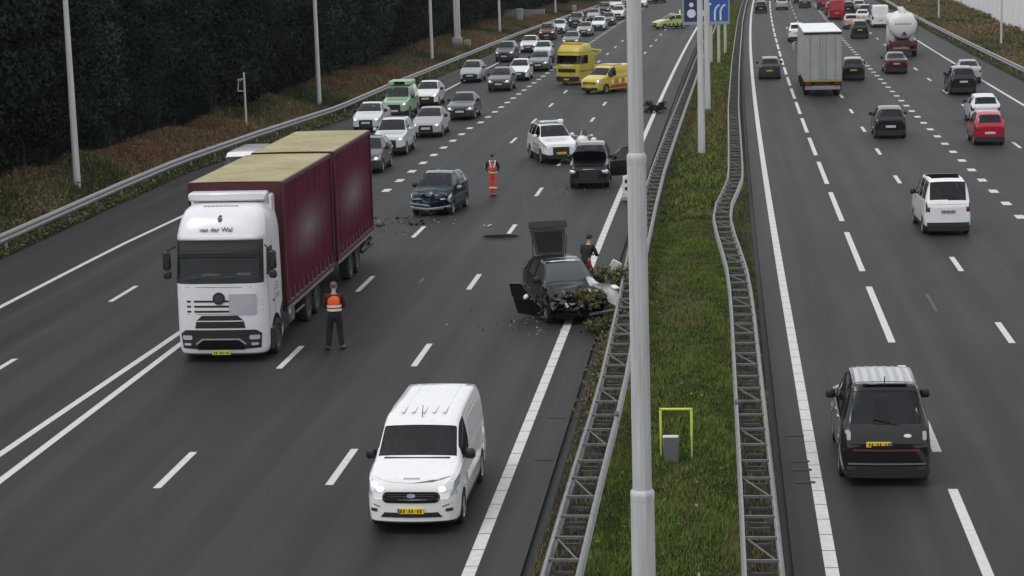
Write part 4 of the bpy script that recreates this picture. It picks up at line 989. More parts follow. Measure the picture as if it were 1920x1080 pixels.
def grey_doors_lorry():
    X, Y = 6.72, 140.4; hd = math.atan(dcx(Y))
    t = thing('lorry', 'tall box lorry with grey rear doors and a bright white roof driving away', 'lorry', (X, Y, 0), -hd)
    w, zb, zt, L = 2.6, 1.15, 4.42, 13.2; GR_ = mat('grey_door_panel', (.30, .31, .31), .5, noise=.12, nscale=1.2); WT = mat('lorry_side_pale', (.38, .39, .38), .5, noise=.1, nscale=1)
    for s in (-1, 1): MB().box((s * (w / 2 - .02), L / 2, (zb + zt) / 2), (.04, L, zt - zb)).build('side_panel', WT, t, 0)
    MB().box((0, L / 2, zt + .01), (w, L, .05)).build('roof', mat('roof_white', (.72, .73, .74), .5), t, 0)
    for s in (-1, 1):
        o = MB().cbox((s * .63, -.01, (zb + zt) / 2 - .08), (1.24, .05, zt - zb - .2), .01).build('rear_door', GR_, t, 0)
        mb = MB()
        for x in (.2, .85): mb.tube((s * x, -.06, zb + .1), (s * x, -.06, zt - .3), .018, n=5)
        for z in (zb + .5, zb + 1.5, zb + 2.6): mb.box((s * 1.2, -.05, z), (.1, .03, .08))
        mb.build('lock_rods', mat('rod_grey', (.36, .36, .36), .4, .6), o, 0)
    MB().cbox((0, -.02, zt - .09), (w, .1, .16), .02).build('rear_header', CHAS, t, 0)
    MB().cbox((0, -.02, zb - .06), (w, .1, .14), .02).build('rear_sill', mat('sill_yellow', (.30, .20, .04), .6), t, 0)
    mb = MB(); mb.cbox((0, .05, .62), (2.4, .1, .28), .03, 1); mb.box((0, L / 2, .95), (1, L, .3)); mb.box((0, .6, .95), (2.3, .1, .3)); mb.build('underrun_bar', [CHAS, mat('underrun_grey', (.26, .26, .26), .5, .3)], t, 0)
    for s in (-1, 1): MB().cbox((s * 1.0, -.05, .88), (.42, .06, .14), .02).build('tail_light', REDL, t, 0); MB().box((s * 1.05, 1.0, .7), (.5, .02, .7)).build('mud_flap', UNDER, t, 0)
    lorry_wheels(t, (2.0, 3.3, 4.6, 10.5), 2.5, .48)
    mb = MB(); mb.cbox((0, L + 1.7, 2.1), (2.48, 2.3, 3.4), .2); mb.build('cab_body', TR_W, t)
    for s in (-1, 1):
        mb = MB(); mb.tube((s * 1.24, L + 2.4, 3.0), (s * 1.5, L + 2.5, 2.95), .03); mb.cbox((s * 1.52, L + 2.5, 2.55), (.22, .2, .75), .05); mb.build('mirror', mat('mirror_grey', (.3, .3, .3), .5), t)
    lorry_wheels(t, (L + 1.4,), 2.5, .5)
grey_doors_lorry()

def tanker():
    X, Y = 15.75, 182.2; hd = math.atan(dcx(Y))
    t = thing('tanker', 'white road tanker with a rounded rear end and dark red underframe driving away', 'tanker lorry', (X, Y, 0), -.055)
    WH = mat('tank_white', (.62, .60, .60), .35, coat=.3, noise=.06, nscale=1)
    rx, rz, zc, L = 1.26, 1.12, 2.72, 8.2
    mb = MB(); lo = []
    for y, f in ((0, .001), (.015, .35), (.06, .62), (.16, .84), (.32, .96), (.5, 1), (L - .5, 1), (L - .1, .8), (L, .3)): lo.append([(rx * f * math.cos(a), y, zc + rz * f * math.sin(a)) for a in np.linspace(0, 2 * pi, 28, endpoint=False)])
    mb.loft(lo, True, 0, (True, True)); mb.build('tank', WH, t, 50)
    V = [p for l in lo for p in l]; F = [(i * 28 + j, i * 28 + (j + 1) % 28, (i + 1) * 28 + (j + 1) % 28, (i + 1) * 28 + j) for i in range(len(lo) - 1) for j in range(28)]
    bv = BVHTree.FromPolygons([Vector(v) for v in V], F)
    for i in range(9): x = -.72 + i * .16; put(bv, [(x, 2.86), (x + .125, 2.86), (x + .125, 2.99), (x, 2.99)], 'front', 'tank_lettering', mat('faded_print', (.22, .22, .24), .6), t, .006, .01, 0)
    put(bv, [(.08, 1.72), (.36, 2.0), (.08, 2.28), (-.20, 2.0)], 'front', 'hazard_diamond', mat('diamond_dark', (.05, .02, .02), .6), t, .01, .02, 1)
    mb = MB(); mb.cbox((0, L / 2, zc + rz + .06), (.5, L - 1.5, .12), .03)
    for k in range(5): mb.lathe([(0, .28), (.16, .28), (.18, .22), (.18, .001)], 'z', (0, 1.6 + k * 2, zc + rz + .08), 12)
    mb.build('walkway', WH, t, 40)
    DRD = mat('underframe_dark_red', (.07, .012, .018), .5)
    mb = MB(); mb.cbox((0, .25, 1.15), (2.45, .12, .5), .03); mb.cbox((0, .2, .62), (2.4, .12, .2), .03); mb.box((0, L / 2, 1.25), (1.1, L, .5)); mb.build('underframe', DRD, t, 0)
    for s in (-1, 1): MB().cbox((s * 1.0, .16, 1.12), (.36, .06, .16), .03).build('tail_light', REDL, t, 0); MB().cbox((s * 1.12, 1.8, 1.35), (.3, 3.2, .06), .02).build('mudguard', DRD, t, 0)
    plate('number_plate', t, (0, .17, .95), -1, PLATE)
    mb = MB(); mb.tube((1.15, .2, 1.0), (1.28, .25, 3.6), .03); mb.tube((1.28, .25, 3.6), (1.28, 2, 3.75), .03); mb.build('ladder', RIMDARK, t)
    mb = MB(); mb.cbox((0, L + 1.4, 2.0), (2.48, 2.2, 3.0), .2); mb.build('cab_body', TR_W, t)
    lorry_wheels(t, (1.2, 2.5, 3.8, L + 1.2), 2.5, .48)
tanker()

# ------------------------------------------------------------------ recovery truck with a flat bed and crane, slewed across the lanes
def tow_truck():
    YW = mat('recovery_yellow', (.46, .38, .035), .4, coat=.3, noise=.06, nscale=2)
    t = thing('recovery_truck', 'yellow recovery truck with dark windscreen slewed across the lanes behind a yellow van', 'recovery truck', (-12.1, 156.6, 0), -.5)
    bv, lv = truck_cab(t, YW, [(z * .74, y * .8, w * .92) for z, y, w in CABLV], 1.9, 1., 1., (1.68, 2.2), (1.58, 2.36))
    put(bv, rrect(-.8, .8, .98, 1.26, .06), 'front', 'grille', BLACK, t, .01, .03, 2)
    put(bv, rrect(-1.06, 1.06, .30, .66, .08), 'front', 'bumper', mat('bumper_dark', (.02, .02, .03), .5), t, .05, .08, 2)
    put(bv, rrect(-1.0, 1.0, 1.44, 1.56, .03), 'front', 'front_stripe', mat('pale_panel', (.6, .6, .55), .4), t, .008, .02, 2)
    for s in (-1, 1):
        put(bv, rrect(min(s * .72, s * 1.02), max(s * .72, s * 1.02), .68, .84, .05), 'front', 'headlight', LAMP, t, .06, .08, 1)
        mb = MB(); mb.tube((s * 1.1, .3, 2.3), (s * 1.32, .2, 2.25), .025); mb.cbox((s * 1.34, .2, 1.95), (.2, .14, .55), .05); mb.build('mirror', BLACK, t)
    plate('number_plate', t, (0, -.09, .45), -1, PLATE)
    mb = MB(); mb.cbox((0, .95, 3.16), (1.7, .35, .16), .05); mb.build('light_bar', mat('beacon_amber', (.55, .3, .04), .25, coat=1), t)
    mb = MB(); mb.cbox((0, 4.6, .95), (2.3, 5.2, .14), .03); mb.cbox((-1.12, 4.6, 1.08), (.08, 5.2, .18), .02); mb.cbox((1.12, 4.6, 1.08), (.08, 5.2, .18), .02); mb.build('flat_bed', YW, t)
    mb = MB(); mb.cbox((0, 2.3, 1.7), (2.1, .35, 1.4), .05); mb.tube((0, 2.5, 1.4), (0, 2.5, 2.7), .16, n=10); mb.tube((0, 2.5, 2.65), (.5, 4.3, 2.4), .12, .09, 8); mb.tube((.5, 4.3, 2.4), (.2, 3.0, 1.9), .09, .07, 8); mb.build('crane', YW, t)
    mb = MB(); mb.box((-.4, 3.6, .75), (.12, 7, .26)); mb.box((.4, 3.6, .75), (.12, 7, .26)); mb.box((0, 1, .6), (1.6, 1.6, .3)); mb.build('chassis', CHAS, t, 0)
    for s in (-1, 1): mb = MB(); mb.cbox((s * 1.05, 2.9, .62), (.22, 1.2, .45), .04); mb.build('tool_box', BLACK, t)
    lorry_wheels(t, (1.15, 5.6), 2.2, .42, .28)
tow_truck()
# ------------------------------------------------------------------ colours
WHITE = ('white', (.72, .73, .74)); SILV = ('silver', (.34, .35, .36)); BLK = ('black', (.010, .010, .012)); DGREY = ('dark_grey', (.045, .047, .052))
NAVY = ('deep_blue', (.006, .018, .034)); RED = ('red', (.33, .012, .03)); MAROON = ('maroon', (.12, .012, .028)); GREEN = ('pale_green', (.27, .43, .26)); YELL = ('van_yellow', (.55, .42, .06))
LIME = ('lime', (.44, .50, .13)); CREAM = ('cream', (.6, .6, .52)); MGREY = ('mid_grey', (.10, .105, .11)); LGREY = ('light_grey', (.22, .225, .235)); ICE = ('ice_white', (.58, .60, .62))
QG = 'oncoming cars queuing behind the crash'; DG = 'cars driving away on the far carriageway'

# ------------------------------------------------------------------ white panel van in front
def van_extra(t, S, V, bvh, MM):
    P = MM['paint']; z = lambda q: q * VZ
    put(bvh, rrect(-.56, .56, z(.615), z(.80), .11, 6), 'front', 'grille', BLACK, t, .012, .05, 3)
    put(bvh, rrect(-.52, .52, z(.635), z(.78), .09, 6), 'front', 'grille_mesh', UNDER, t, .018, .02, 3)
    for q in (.66, .69, .72, .75): put(bvh, [(-.47, z(q)), (.47, z(q)), (.47, z(q) + .008), (-.47, z(q) + .008)], 'front', 'grille_slat', RIMDARK, t, .022, .01, 3)
    put(bvh, [(.085 * math.cos(a * pi / 8), z(.735) + .035 * math.sin(a * pi / 8)) for a in range(16)], 'front', 'badge', mat('badge_blue_grey', (.2, .22, .3), .3), t, .03, .02, 1)
    put(bvh, [(-.60, z(.345)), (.60, z(.345)), (.52, z(.435)), (-.52, z(.435))], 'front', 'lower_intake', BLACK, t, .012, .04, 3)
    for s in (-1, 1):
        put(bvh, [(s * a, z(b)) for a, b in ((.50, .83), (.62, .80), (.78, .83), (.845, 1.02), (.79, 1.03), (.62, .90))][::s], 'front', 'headlight', LAMP, t, .010, .04, 2)
        put(bvh, [(s * .60 + .075 * math.cos(a * pi / 6), z(.845) + .05 * math.sin(a * pi / 6)) for a in range(12)], 'front', 'headlight_bulb', LAMPON, t, .018, .02, 1)
        put(bvh, rrect(min(s * .66, s * .80), max(s * .66, s * .80), z(.44), z(.50), .025), 'front', 'fog_lamp', RIMDARK, t, .012, .03, 1)
        put(bvh, [(s * a, z(b)) for a, b in ((.60, .52), (.84, .60), (.84, .62), (.60, .54))][::s], 'front', 'bumper_crease', SEAM, t, .003, .005, 2)
    put(bvh, [(-.80, z(1.04)), (-.4, z(.955)), (0, z(.935)), (.4, z(.955)), (.80, z(1.04)), (.80, z(1.044)), (.4, z(.959)), (0, z(.939)), (-.4, z(.959)), (-.80, z(1.044))], 'front', 'bonnet_gap', mat('gap_grey', (.2, .2, .21), .6), t, .003, .004, 3)
    for i in range(7): put(bvh, [(-.16 + i * .046, z(1.0)), (-.16 + i * .046 + .034, z(1.0)), (-.16 + i * .046 + .034, z(1.018)), (-.16 + i * .046, z(1.018))], 'front', 'bonnet_lettering', mat('faded_print', (.22, .22, .24), .6), t, .004, .004, 0)
    mb = MB()
    for x0, x1 in ((-.6, -.05), (.0, .6)): mb.tube((x0, .98, z(1.25)), (x1, 1.02, z(1.28)), .012, n=5)
    mb.build('wiper', BLACK, t)
    mb = MB(); mb.cbox((0, .93, z(1.222)), (1.3, .09, .02), .006); mb.build('scuttle', BLACK, t)
    mb = MB(); mb.tube((0, 1.75, z(1.80)), (0, 1.92, z(2.0)), .008, n=5); mb.build('aerial', BLACK, t)
    mb = MB()
    for x in (-.42, -.21, 0, .21, .42): mb.cbox((x, 3.15, z(1.868)), (.07, 2.5, .012), .006)
    mb.build('roof_rib', P, t)
    mb = MB(); mb.cbox((0, 1.62, z(1.66)), (.5, .1, .05), .015); mb.build('sun_blind', BLACK, t)
    for s, ax in ((1, 'right'), (-1, 'left')):
        put(bvh, [(2.3, z(.52)), (4.3, z(.52)), (4.3, z(.54)), (2.3, z(.54))], ax, 'side_crease', SEAM, t, .002, .003, 2)
        put(bvh, rrect(1.30, 3.4, z(.26), z(.36), .03), ax, 'sill_trim', BLACK, t, .012, .02, 2)
        put(bvh, rrect(1.98, 2.14, z(.95), z(1.0), .02), ax, 'door_handle', P, t, .03, .03, 0)
        put(bvh, rrect(2.3, 4.5, z(1.18), z(1.62), .06), ax, 'pressed_panel', P, t, .006, .006, 2)
        for i in range(6): put(bvh, [(2.6 + i * .2, z(1.3)), (2.6 + i * .2 + .15, z(1.3)), (2.6 + i * .2 + .15, z(1.42)), (2.6 + i * .2, z(1.42))], ax, 'side_lettering', mat('pale_print', (.42, .43, .45), .6), t, .009, .004, 0)
car('white panel van with yellow number plate and lit headlights nearest the camera', 'van', WHITE, -6.05, 37.15, -1, extra=van_extra, name='van', cat='van', yaw=.0)

# ------------------------------------------------------------------ black cab with sky sheen painted on its ribbed roof, nearest on the right
def taxi_extra(t, S, V, bvh, MM):
    z = lambda q: q * VZ; L = S['L']
    mb = MB()
    put(bvh, [(-.56, 2.30), (.56, 2.30), (.58, 4.10), (-.58, 4.10)], 'top', 'roof', mat('roof_sheen', (.42, .43, .44), .35, coat=.3), t, .006, .01, 3)  # pale plate over the black roof: reflected sky put into the colour
    for i in range(6): x = -.45 + i * .18; put(bvh, [(x - .035, 2.34), (x + .035, 2.34), (x + .035, 4.06), (x - .035, 4.06)], 'top', 'roof_rib', mat('rib_grey', (.30, .31, .32), .4, coat=.2), t, .020, .02, 2)
    for s in (-1, 1): put(bvh, rrect(min(s * .72, s * .80), max(s * .72, s * .80), z(.90), z(1.06), .03), 'rear', 'tail_light', mat('clear_tail_lens', (.34, .33, .33), .25, coat=.6), t, .014, .03, 1)
    put(bvh, [(-.86, z(.70)), (.86, z(.70)), (.86, z(.725)), (-.86, z(.725))], 'rear', 'boot_trim', mat('trim_red_brown', (.20, .06, .04), .3, .3), t, .014, .02, 3)
    put(bvh, [(-.78, z(.44)), (.78, z(.44)), (.78, z(.465)), (-.78, z(.465))], 'rear', 'bumper_strip', mat('strip_grey', (.22, .22, .22), .35, .4), t, .016, .02, 3)
    for s in (-1, 1): put(bvh, rrect(min(s * .62, s * .80), max(s * .62, s * .80), z(.34), z(.40), .02), 'rear', 'reflector', RIMDARK, t, .014, .02, 1)
    put(bvh, [(-.42 + .08 * math.cos(a * pi / 6), z(.98) + .035 * math.sin(a * pi / 6)) for a in range(12)], 'rear', 'badge', CHROME, t, .012, .01, 0)
    put(bvh, [(-.78, z(.62)), (.78, z(.62)), (.78, z(.626)), (-.78, z(.626))], 'rear', 'boot_gap', SEAM, t, .004, .004, 2)
    mb = MB(); mb.tube((0, 4.12, z(1.86)), (0, 4.2, z(1.98)), .014, n=5); mb.cbox((0, 4.22, z(1.845)), (.9, .1, .04), .015); mb.build('rear_spoiler', MM['paint'], t)
    mb = MB(); mb.tube((-.3, 4.66, z(1.14)), (.25, 4.60, z(1.26)), .012, n=5); mb.build('wiper', BLACK, t)
    for s, ax in ((1, 'right'), (-1, 'left')):
        for a in (2.35, 3.05): put(bvh, rrect(a, a + .2, z(.98), z(1.02), .015), ax, 'door_handle', CHROME, t, .02, .03, 0)
car('black cab with painted sky sheen on its ribbed roof and yellow plate driving away at bottom right', 'taxi', BLK, 3.26, 40.55, 1, extra=taxi_extra, name='taxi', cat='taxi', plate_m=PLATE, yaw=-.01)

# ------------------------------------------------------------------ crashed cars
def crumple(front, amt, seed, xr=0., lift=0.):
    q = random.Random(seed); ph = [q.uniform(0, 6) for _ in range(6)]
    def f(v):
        x, y, z = v
        k = max(0., 1 - y / front) ** 1.4
        if k <= 0: return v
        n = math.sin(5 * x + ph[0]) * math.sin(7 * z + ph[1]) + .5 * math.sin(13 * x + 9 * z + ph[2]); m = math.sin(6 * x + 5 * y + ph[3]) + .6 * math.sin(17 * y + ph[4])
        return (x * (1 - .06 * k * n) + .06 * k * m * amt, y + k * amt * (.42 + .30 * n + xr * x), z + k * amt * (.12 * m + lift * .3))
    return f
_shell = car_shell
def car_shell(S):
    V, regs = _shell(S)
    if S.get('deform'): V = [S['deform'](v) for v in V]
    return V, regs
def debris_pile(mb, q, n, c, r, s, mi=None):
    for _ in range(n):
        p = Vector((c[0] + q.uniform(-r[0], r[0]), c[1] + q.uniform(-r[1], r[1]), c[2] + q.uniform(-r[2], r[2])))
        T = Matrix.Translation(p) @ Matrix.Rotation(q.uniform(0, 3), 4, Vector((q.uniform(-1, 1), q.uniform(-1, 1), q.uniform(-1, 1))).normalized())
        mb.box((0, 0, 0), (q.uniform(.3, 1) * s, q.uniform(.2, 1) * s, q.uniform(.05, .4) * s), q.randrange(mi) if mi else 0, T)
BITS = [BLACK, RIMDARK, mat('engine_grey', (.06, .06, .06), .6, .3), BLACK, UNDER, mat('bare_metal', (.35, .35, .36), .4, .7)]

SPECS['wreck'] = dict(SPECS['hatch'], deform=crumple(1.5, 1.0, 3, -.10), glass_m='wreck_glass', hl=(9, 9.1), grille=(9, 9.1, .1), rearglass=(9, 10))
def wreck_extra(t, S, V, bvh, MM):
    q = random.Random(5); z = lambda v: v * VZ
    # boot opening and raised tailgate
    mb = MB(); T = Matrix.Translation((0, 3.66, z(1.43))) @ Matrix.Rotation(math.radians(68), 4, 'X') @ Matrix.Scale(.88, 4)
    fr = [((-.50, 0), (-.62, .86)), ]
    for s in (-1, 1): mb.add([(s * .50, 0, -.02), (s * .40, .05, -.02), (s * .52, .80, -.02), (s * .64, .88, -.02), (s * .50, 0, .03), (s * .40, .05, .03), (s * .52, .80, .03), (s * .64, .88, .03)], [(0, 1, 2, 3), (7, 6, 5, 4), (0, 3, 7, 4), (1, 5, 6, 2)], 0, T)
    mb.box((0, .03, 0), (.96, .08, .05), 0, T); mb.cbox((0, .86, 0), (1.26, .14, .06), .02, 0, T)
    mb.cbox((0, 1.05, .10), (1.38, .28, .07), .03, 1, T)
    mb.build('tailgate', [MM['paint'], mat('tailgate_grey', (.035, .036, .038), .5, spec=.2)], t, 40)
    mb = MB(); mb.add([(-.42, .06, .01), (.42, .06, .01), (.53, .81, .01), (-.53, .81, .01), (-.42, .06, .03), (.42, .06, .03), (.53, .81, .03), (-.53, .81, .03)], [(3, 2, 1, 0), (4, 5, 6, 7), (0, 1, 5, 4), (2, 3, 7, 6)], 0, T); mb.build('rear_window', mat('tailgate_glass', (.012, .013, .015), .55, spec=.1), t, 0)
    mb = MB(); mb.tube((-.5, 3.85, z(1.1)), (-.55, 3.74, z(1.95)), .015, n=5); mb.tube((.5, 3.85, z(1.1)), (.55, 3.74, z(1.95)), .015, n=5); mb.build('gas_strut', RIMDARK, t)
    # open, bent passenger door on its right flank (image left)
    T = Matrix.Translation((-.88, 1.25, 0)) @ Matrix.Rotation(math.radians(34), 4, 'Z') @ Matrix.Rotation(math.radians(-22), 4, 'Y') @ Matrix.Translation((0, 0, -.02)) @ Matrix.Scale(.86, 4)
    mb = MB(); mb.cbox((0, .52, .55), (.10, 1.08, .72), .04, 0, T); mb.tube(T @ Vector((0, .06, .9)), T @ Vector((.1, .55, 1.38)), .03); mb.tube(T @ Vector((.1, .55, 1.38)), T @ Vector((.05, 1.04, 1.35)), .03); mb.tube(T @ Vector((.05, 1.04, 1.35)), T @ Vector((0, 1.05, .9)), .03)
    mb.add([T @ Vector(p) for p in ((0, .08, .9), (.1, .55, 1.36), (.05, 1.02, 1.33), (0, 1.03, .9))], [(0, 1, 2, 3)], 2)
    mb.box((.055, .5, .5), (.02, .8, .4), 1, T); mb.build('door', [MM['paint'], mat('door_card', (.10, .10, .10), .7), mat('tailgate_glass', (.016, .018, .02), .12, coat=.5)], t, 40)
    mb = MB(); mb.cbox((-.10, .30, 1.0), (.24, .14, .17), .06, 0, T); mb.build('wing_mirror', mat('paint_white', (.72, .73, .74)), t, 60)
    # torn wing and bonnet on its left (image right)
    mb = MB(); gsh = []
    for i in range(9):
        u = i / 8; gsh.append([(.44 + .70 * u + .05 * math.sin(9 * u + j) + .10 * j / 5, 1.25 - 1.15 * u + .05 * math.sin(7 * u + 2 * j) - .16 * j / 5, 1.26 - .22 * u - (.60 - .05 * u) * (j / 5) ** 1.6 + .04 * math.sin(11 * u + 1.4 * j)) for j in range(6)])
    mb.loft(gsh, False); gs2 = [[(x - .0, y + .03, zz - .02) for x, y, zz in r] for r in gsh]; mb.loft(gs2, False)
    mb.build('torn_wing', mat('wing_silver_grey', (.66, .67, .68), .4, coat=.5), t, 60)
    mb = MB(); mb.cbox((1.10, .22, 1.05), (.20, .5, .06), .02); mb.build('wing_edge', mat('wing_pale', (.62, .63, .64), .35, coat=.4), t)
    mb = MB(); debris_pile(mb, q, 150, (-.1, .55, .70), (.74, .42, .24), .17, 6); mb.build('engine_wreckage', BITS, t, 0, kind='stuff')
    mb = MB(); debris_pile(mb, q, 60, (-.90, .95, .5), (.16, .55, .30), .15, 5); mb.build('flank_wreckage', BITS, t, 0, kind='stuff')
    mb = MB(); mb.tube((-.98, 1.0, .22), (-.98, 3.0, .26), .045, n=6); mb.build('sill', mat('bare_metal', (.35, .35, .36), .4, .7), t)
    mb = MB(); mb.tube((.3, .1, .30), (1.2, .35, .34), .05, n=6); mb.tube((1.2, .35, .34), (1.7, .9, .10), .05, n=6); mb.build('bumper_beam', mat('bare_metal', (.35, .35, .36), .4, .7), t)
    mb = MB(); mb.ellipsoid((-.42, .45, .72), (.14, .10, .08)); mb.ellipsoid((-.2, .35, .60), (.16, .08, .05)); mb.build('headlight', LAMP, t, 60)
    put(bvh, [(-.56, 2.02), (.56, 2.02), (.55, 2.12), (-.55, 2.12)], 'top', 'front_edge_sheen', mat('roof_edge_sheen', (.6, .61, .62), .2, coat=.6), t, .006, .01, 2)  # pale strip paints the sky's reflection along the front of the black roof
def hole(S):
    return [('boot_opening', 'black', False, lambda x, y, z, t, k: (t == 'roof' and y > 3.7) or (t == 'rear' and z > .72 and abs(x) < .62))]
car('wrecked black hatchback with raised tailgate and torn front against the guard rail', 'wreck', BLK, -4.25, 58.2, -1, yaw=.32, extra=wreck_extra, skip=('plate', 'wing_mirror'), rev=hole, rimstyle='alloy')

SPECS['bluewreck'] = dict(SPECS['smallhatch'], wk=1.04, deform=crumple(.95, .62, 9, .28, -.4), grille=(9, 9.1, .1))
def blue_extra(t, S, V, bvh, MM):
    q = random.Random(8)
    mb = MB(); mb.path([(-.82, .02, .40), (-.6, -.06, .36), (-.1, .0, .30), (.4, .12, .33), (.8, .4, .38)], .06, 6); mb.path([(-.85, .0, .55), (-.5, .02, .50), (0, .1, .42)], .05, 6); mb.build('broken_bumper', mat('bumper_edge', (.16, .17, .19), .4), t)
    mb = MB(); debris_pile(mb, q, 30, (-.2, .25, .45), (.55, .2, .14), .14, 5); mb.build('engine_wreckage', BITS, t, 0, kind='stuff')
    mb = MB(); mb.ellipsoid((.62, .42, .74), (.13, .12, .10)); mb.build('headlight', LAMP, t, 60)
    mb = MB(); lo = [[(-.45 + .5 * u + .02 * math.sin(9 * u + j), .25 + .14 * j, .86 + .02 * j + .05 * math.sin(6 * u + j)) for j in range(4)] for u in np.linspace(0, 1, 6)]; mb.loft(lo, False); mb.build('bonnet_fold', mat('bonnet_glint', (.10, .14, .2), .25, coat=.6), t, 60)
    mb = MB(); mb.ellipsoid((.98, 1.22, 1.10), (.12, .08, .10)); mb.build('mirror_cap', mat('paint_silver', (.34, .35, .36)), t, 60)
car('dark blue hatchback with a crushed nose standing beside the dashed lane line', 'bluewreck', NAVY, -12.2, 82.4, -1, yaw=-.12, extra=blue_extra, skip=('plate',))

def suv_extra(t, S, V, bvh, MM):
    z = lambda v: v * VZ; q = random.Random(2)
    T = Matrix.Translation((0, 1.22, z(1.10))) @ Matrix.Rotation(math.radians(-25), 4, 'X')
    mb = MB(); lo = []
    for y, w in ((0, .74), (-.3, .76), (-.7, .76), (-.95, .72), (-1.05, .6)): lo.append([T @ Vector((x * w, y, .03 * (1 - x * x))) for x in np.linspace(-1, 1, 7)])
    mb.loft(lo, False); lo2 = [[p - (T.to_3x3() @ Vector((0, 0, .04))) for p in l] for l in lo]; mb.loft(lo2, False); mb.build('bonnet', MM['paint'], t, 50)
    mb = MB(); debris_pile(mb, q, 34, (0, .65, .86), (.62, .35, .10), .24, 4); mb.build('engine', BITS, t, 0, kind='stuff')
    for s in (-1, 1): mb = MB(); mb.ellipsoid((s * .68, .16, .78), (.23, .2, .14)); mb.build('headlight', LAMP, t, 60)
    mb = MB(); mb.cbox((0, -.06, .90), (.56, .05, .05), .015); mb.build('grille_trim', mat('bare_metal', (.35, .35, .36), .4, .7), t)
    T = Matrix.Translation((.92, 1.42, 0)) @ Matrix.Rotation(math.radians(-68), 4, 'Z')
    mb = MB(); mb.cbox((0, .56, .78), (.10, 1.12, .72), .04, 0, T)
    arch = [(0, .05, 1.12), (0, .25, 1.42), (0, .55, 1.66), (0, .9, 1.70), (0, 1.10, 1.58), (0, 1.12, 1.12)]
    for a, b in zip(arch[:-1], arch[1:]): mb.tube(T @ Vector(a), T @ Vector(b), .035, n=6)
    mb.build('door', MM['paint'], t, 40)
    mb = MB(); mb.add([T @ Vector((.0, a, b)) for _, a, b in arch], [(0, 1, 2, 3, 4, 5)]); mb.build('side_window', GLASS, t, 0)
    mb = MB(); mb.cbox((1.12, 1.9, 1.22), (.2, .12, .16), .04); mb.build('mirror_cap', MM['paint'], t)
SPECS['bonnet_suv'] = dict(SPECS['suv'], grille=(.60, .80, .42), hl=(9, 9.1))
def bonnet_hole(S): return [('engine_bay', 'black', False, lambda x, y, z, t, k: t == 'roof' and .12 < y < 1.15)]
car('black off-roader with its bonnet up and front door open beside the police car', 'bonnet_suv', BLK, -6.12, 90.8, -1, yaw=.02, extra=suv_extra, rev=bonnet_hole, skip=('plate',))

def police_extra(t, S, V, bvh, MM):
    z = lambda v: v * VZ
    BLUE = mat('stripe_blue', (.015, .025, .11), .4); ORG = mat('stripe_orange_red', (.30, .07, .05), .4)
    for ax, s in (('left', -1), ('right', 1)):
        for i, (y, m) in enumerate(((1.0, ORG), (1.3, BLUE), (1.6, ORG), (1.9, BLUE), (2.3, BLUE))): put(bvh, [(y, z(.42)), (y + .17, z(.42)), (y + .40, z(.82)), (y + .23, z(.82))], ax, 'door_stripe', m, t, .005, .008, 1)
    for x in (-.5, -.25): put(bvh, [(x, 1.0), (x + .12, 1.0), (x + .02, .35), (x - .10, .35)], 'top', 'bonnet_stripe', ICE_M, t, .004, .006, 2)
    mb = MB(); mb.cbox((0, 2.45, z(1.74)), (1.15, .32, .12), .05); mb.build('light_bar', mat('light_bar_lens', (.45, .47, .55), .2, coat=1), t)
    for s, m in ((-1, mat('roof_lamp_red', (.4, .08, .08), .3)), (1, mat('roof_lamp_white', (.8, .8, .8), .3))): mb = MB(); mb.cbox((s * .46, 2.75, z(1.72)), (.36, .5, .10), .04); mb.build('roof_panel', m, t)
    mb = MB(); mb.cbox((.5, 2.25, z(1.76)), (.3, .2, .2), .05); mb.build('camera_housing', mat('roof_lamp_white', (.8, .8, .8), .3), t)
ICE_M = mat('stripe_pale', (.5, .52, .6), .4)
car('white police off-roader with blue and red stripes and a roof light bar', 'suv', WHITE, -8.2, 101.3, -1, yaw=.30, extra=police_extra, name='police_car', cat='police car')

def panel_lights(t, S, V, bvh, MM):
    z = lambda v: v * VZ
    put(bvh, rrect(-.6, .6, z(.66), z(.80), .05), 'front', 'grille', BLACK, t, .012, .04, 2); put(bvh, rrect(-.75, .75, z(.28), z(.44), .05), 'front', 'bumper_trim', BLACK, t, .012, .04, 2)
    for s in (-1, 1): put(bvh, [(s * a, z(b)) for a, b in ((.52, .84), (.78, .83), (.84, 1.0), (.66, .93))][::s], 'front', 'headlight', LAMP, t, .010, .04, 2)
def yvan_extra(t, S, V, bvh, MM):
    panel_lights(t, S, V, bvh, MM); z = lambda v: v * VZ; RD = mat('van_red_print', (.42, .07, .03), .4); WHT = mat('van_white_print', (.7, .68, .6), .4)
    for ax in ('right', 'left'):
        put(bvh, [(1.0, z(.34)), (4.4, z(.34)), (4.4, z(.56)), (1.6, z(.56))], ax, 'side_band', RD, t, .005, .008, 2)
        for i, y in enumerate((1.5, 1.9, 2.4, 2.7, 3.1, 3.5)): put(bvh, [(y, z(.62)), (y + .2, z(.62)), (y + .28, z(.96)), (y + .06, z(.96))], ax, 'side_print', RD if i % 2 else WHT, t, .006, .008, 1)
    mb = MB(); mb.cbox((0, 2.6, z(1.9)), (1.3, .9, .06), .02); mb.build('roof_panel', mat('roof_peach', (.66, .48, .34), .4), t)
car('yellow recovery service van with red markings turned sideways beside the lamp pole', 'van', YELL, -9.75, 147.2, -1, yaw=-.60, extra=yvan_extra, name='van', cat='van')

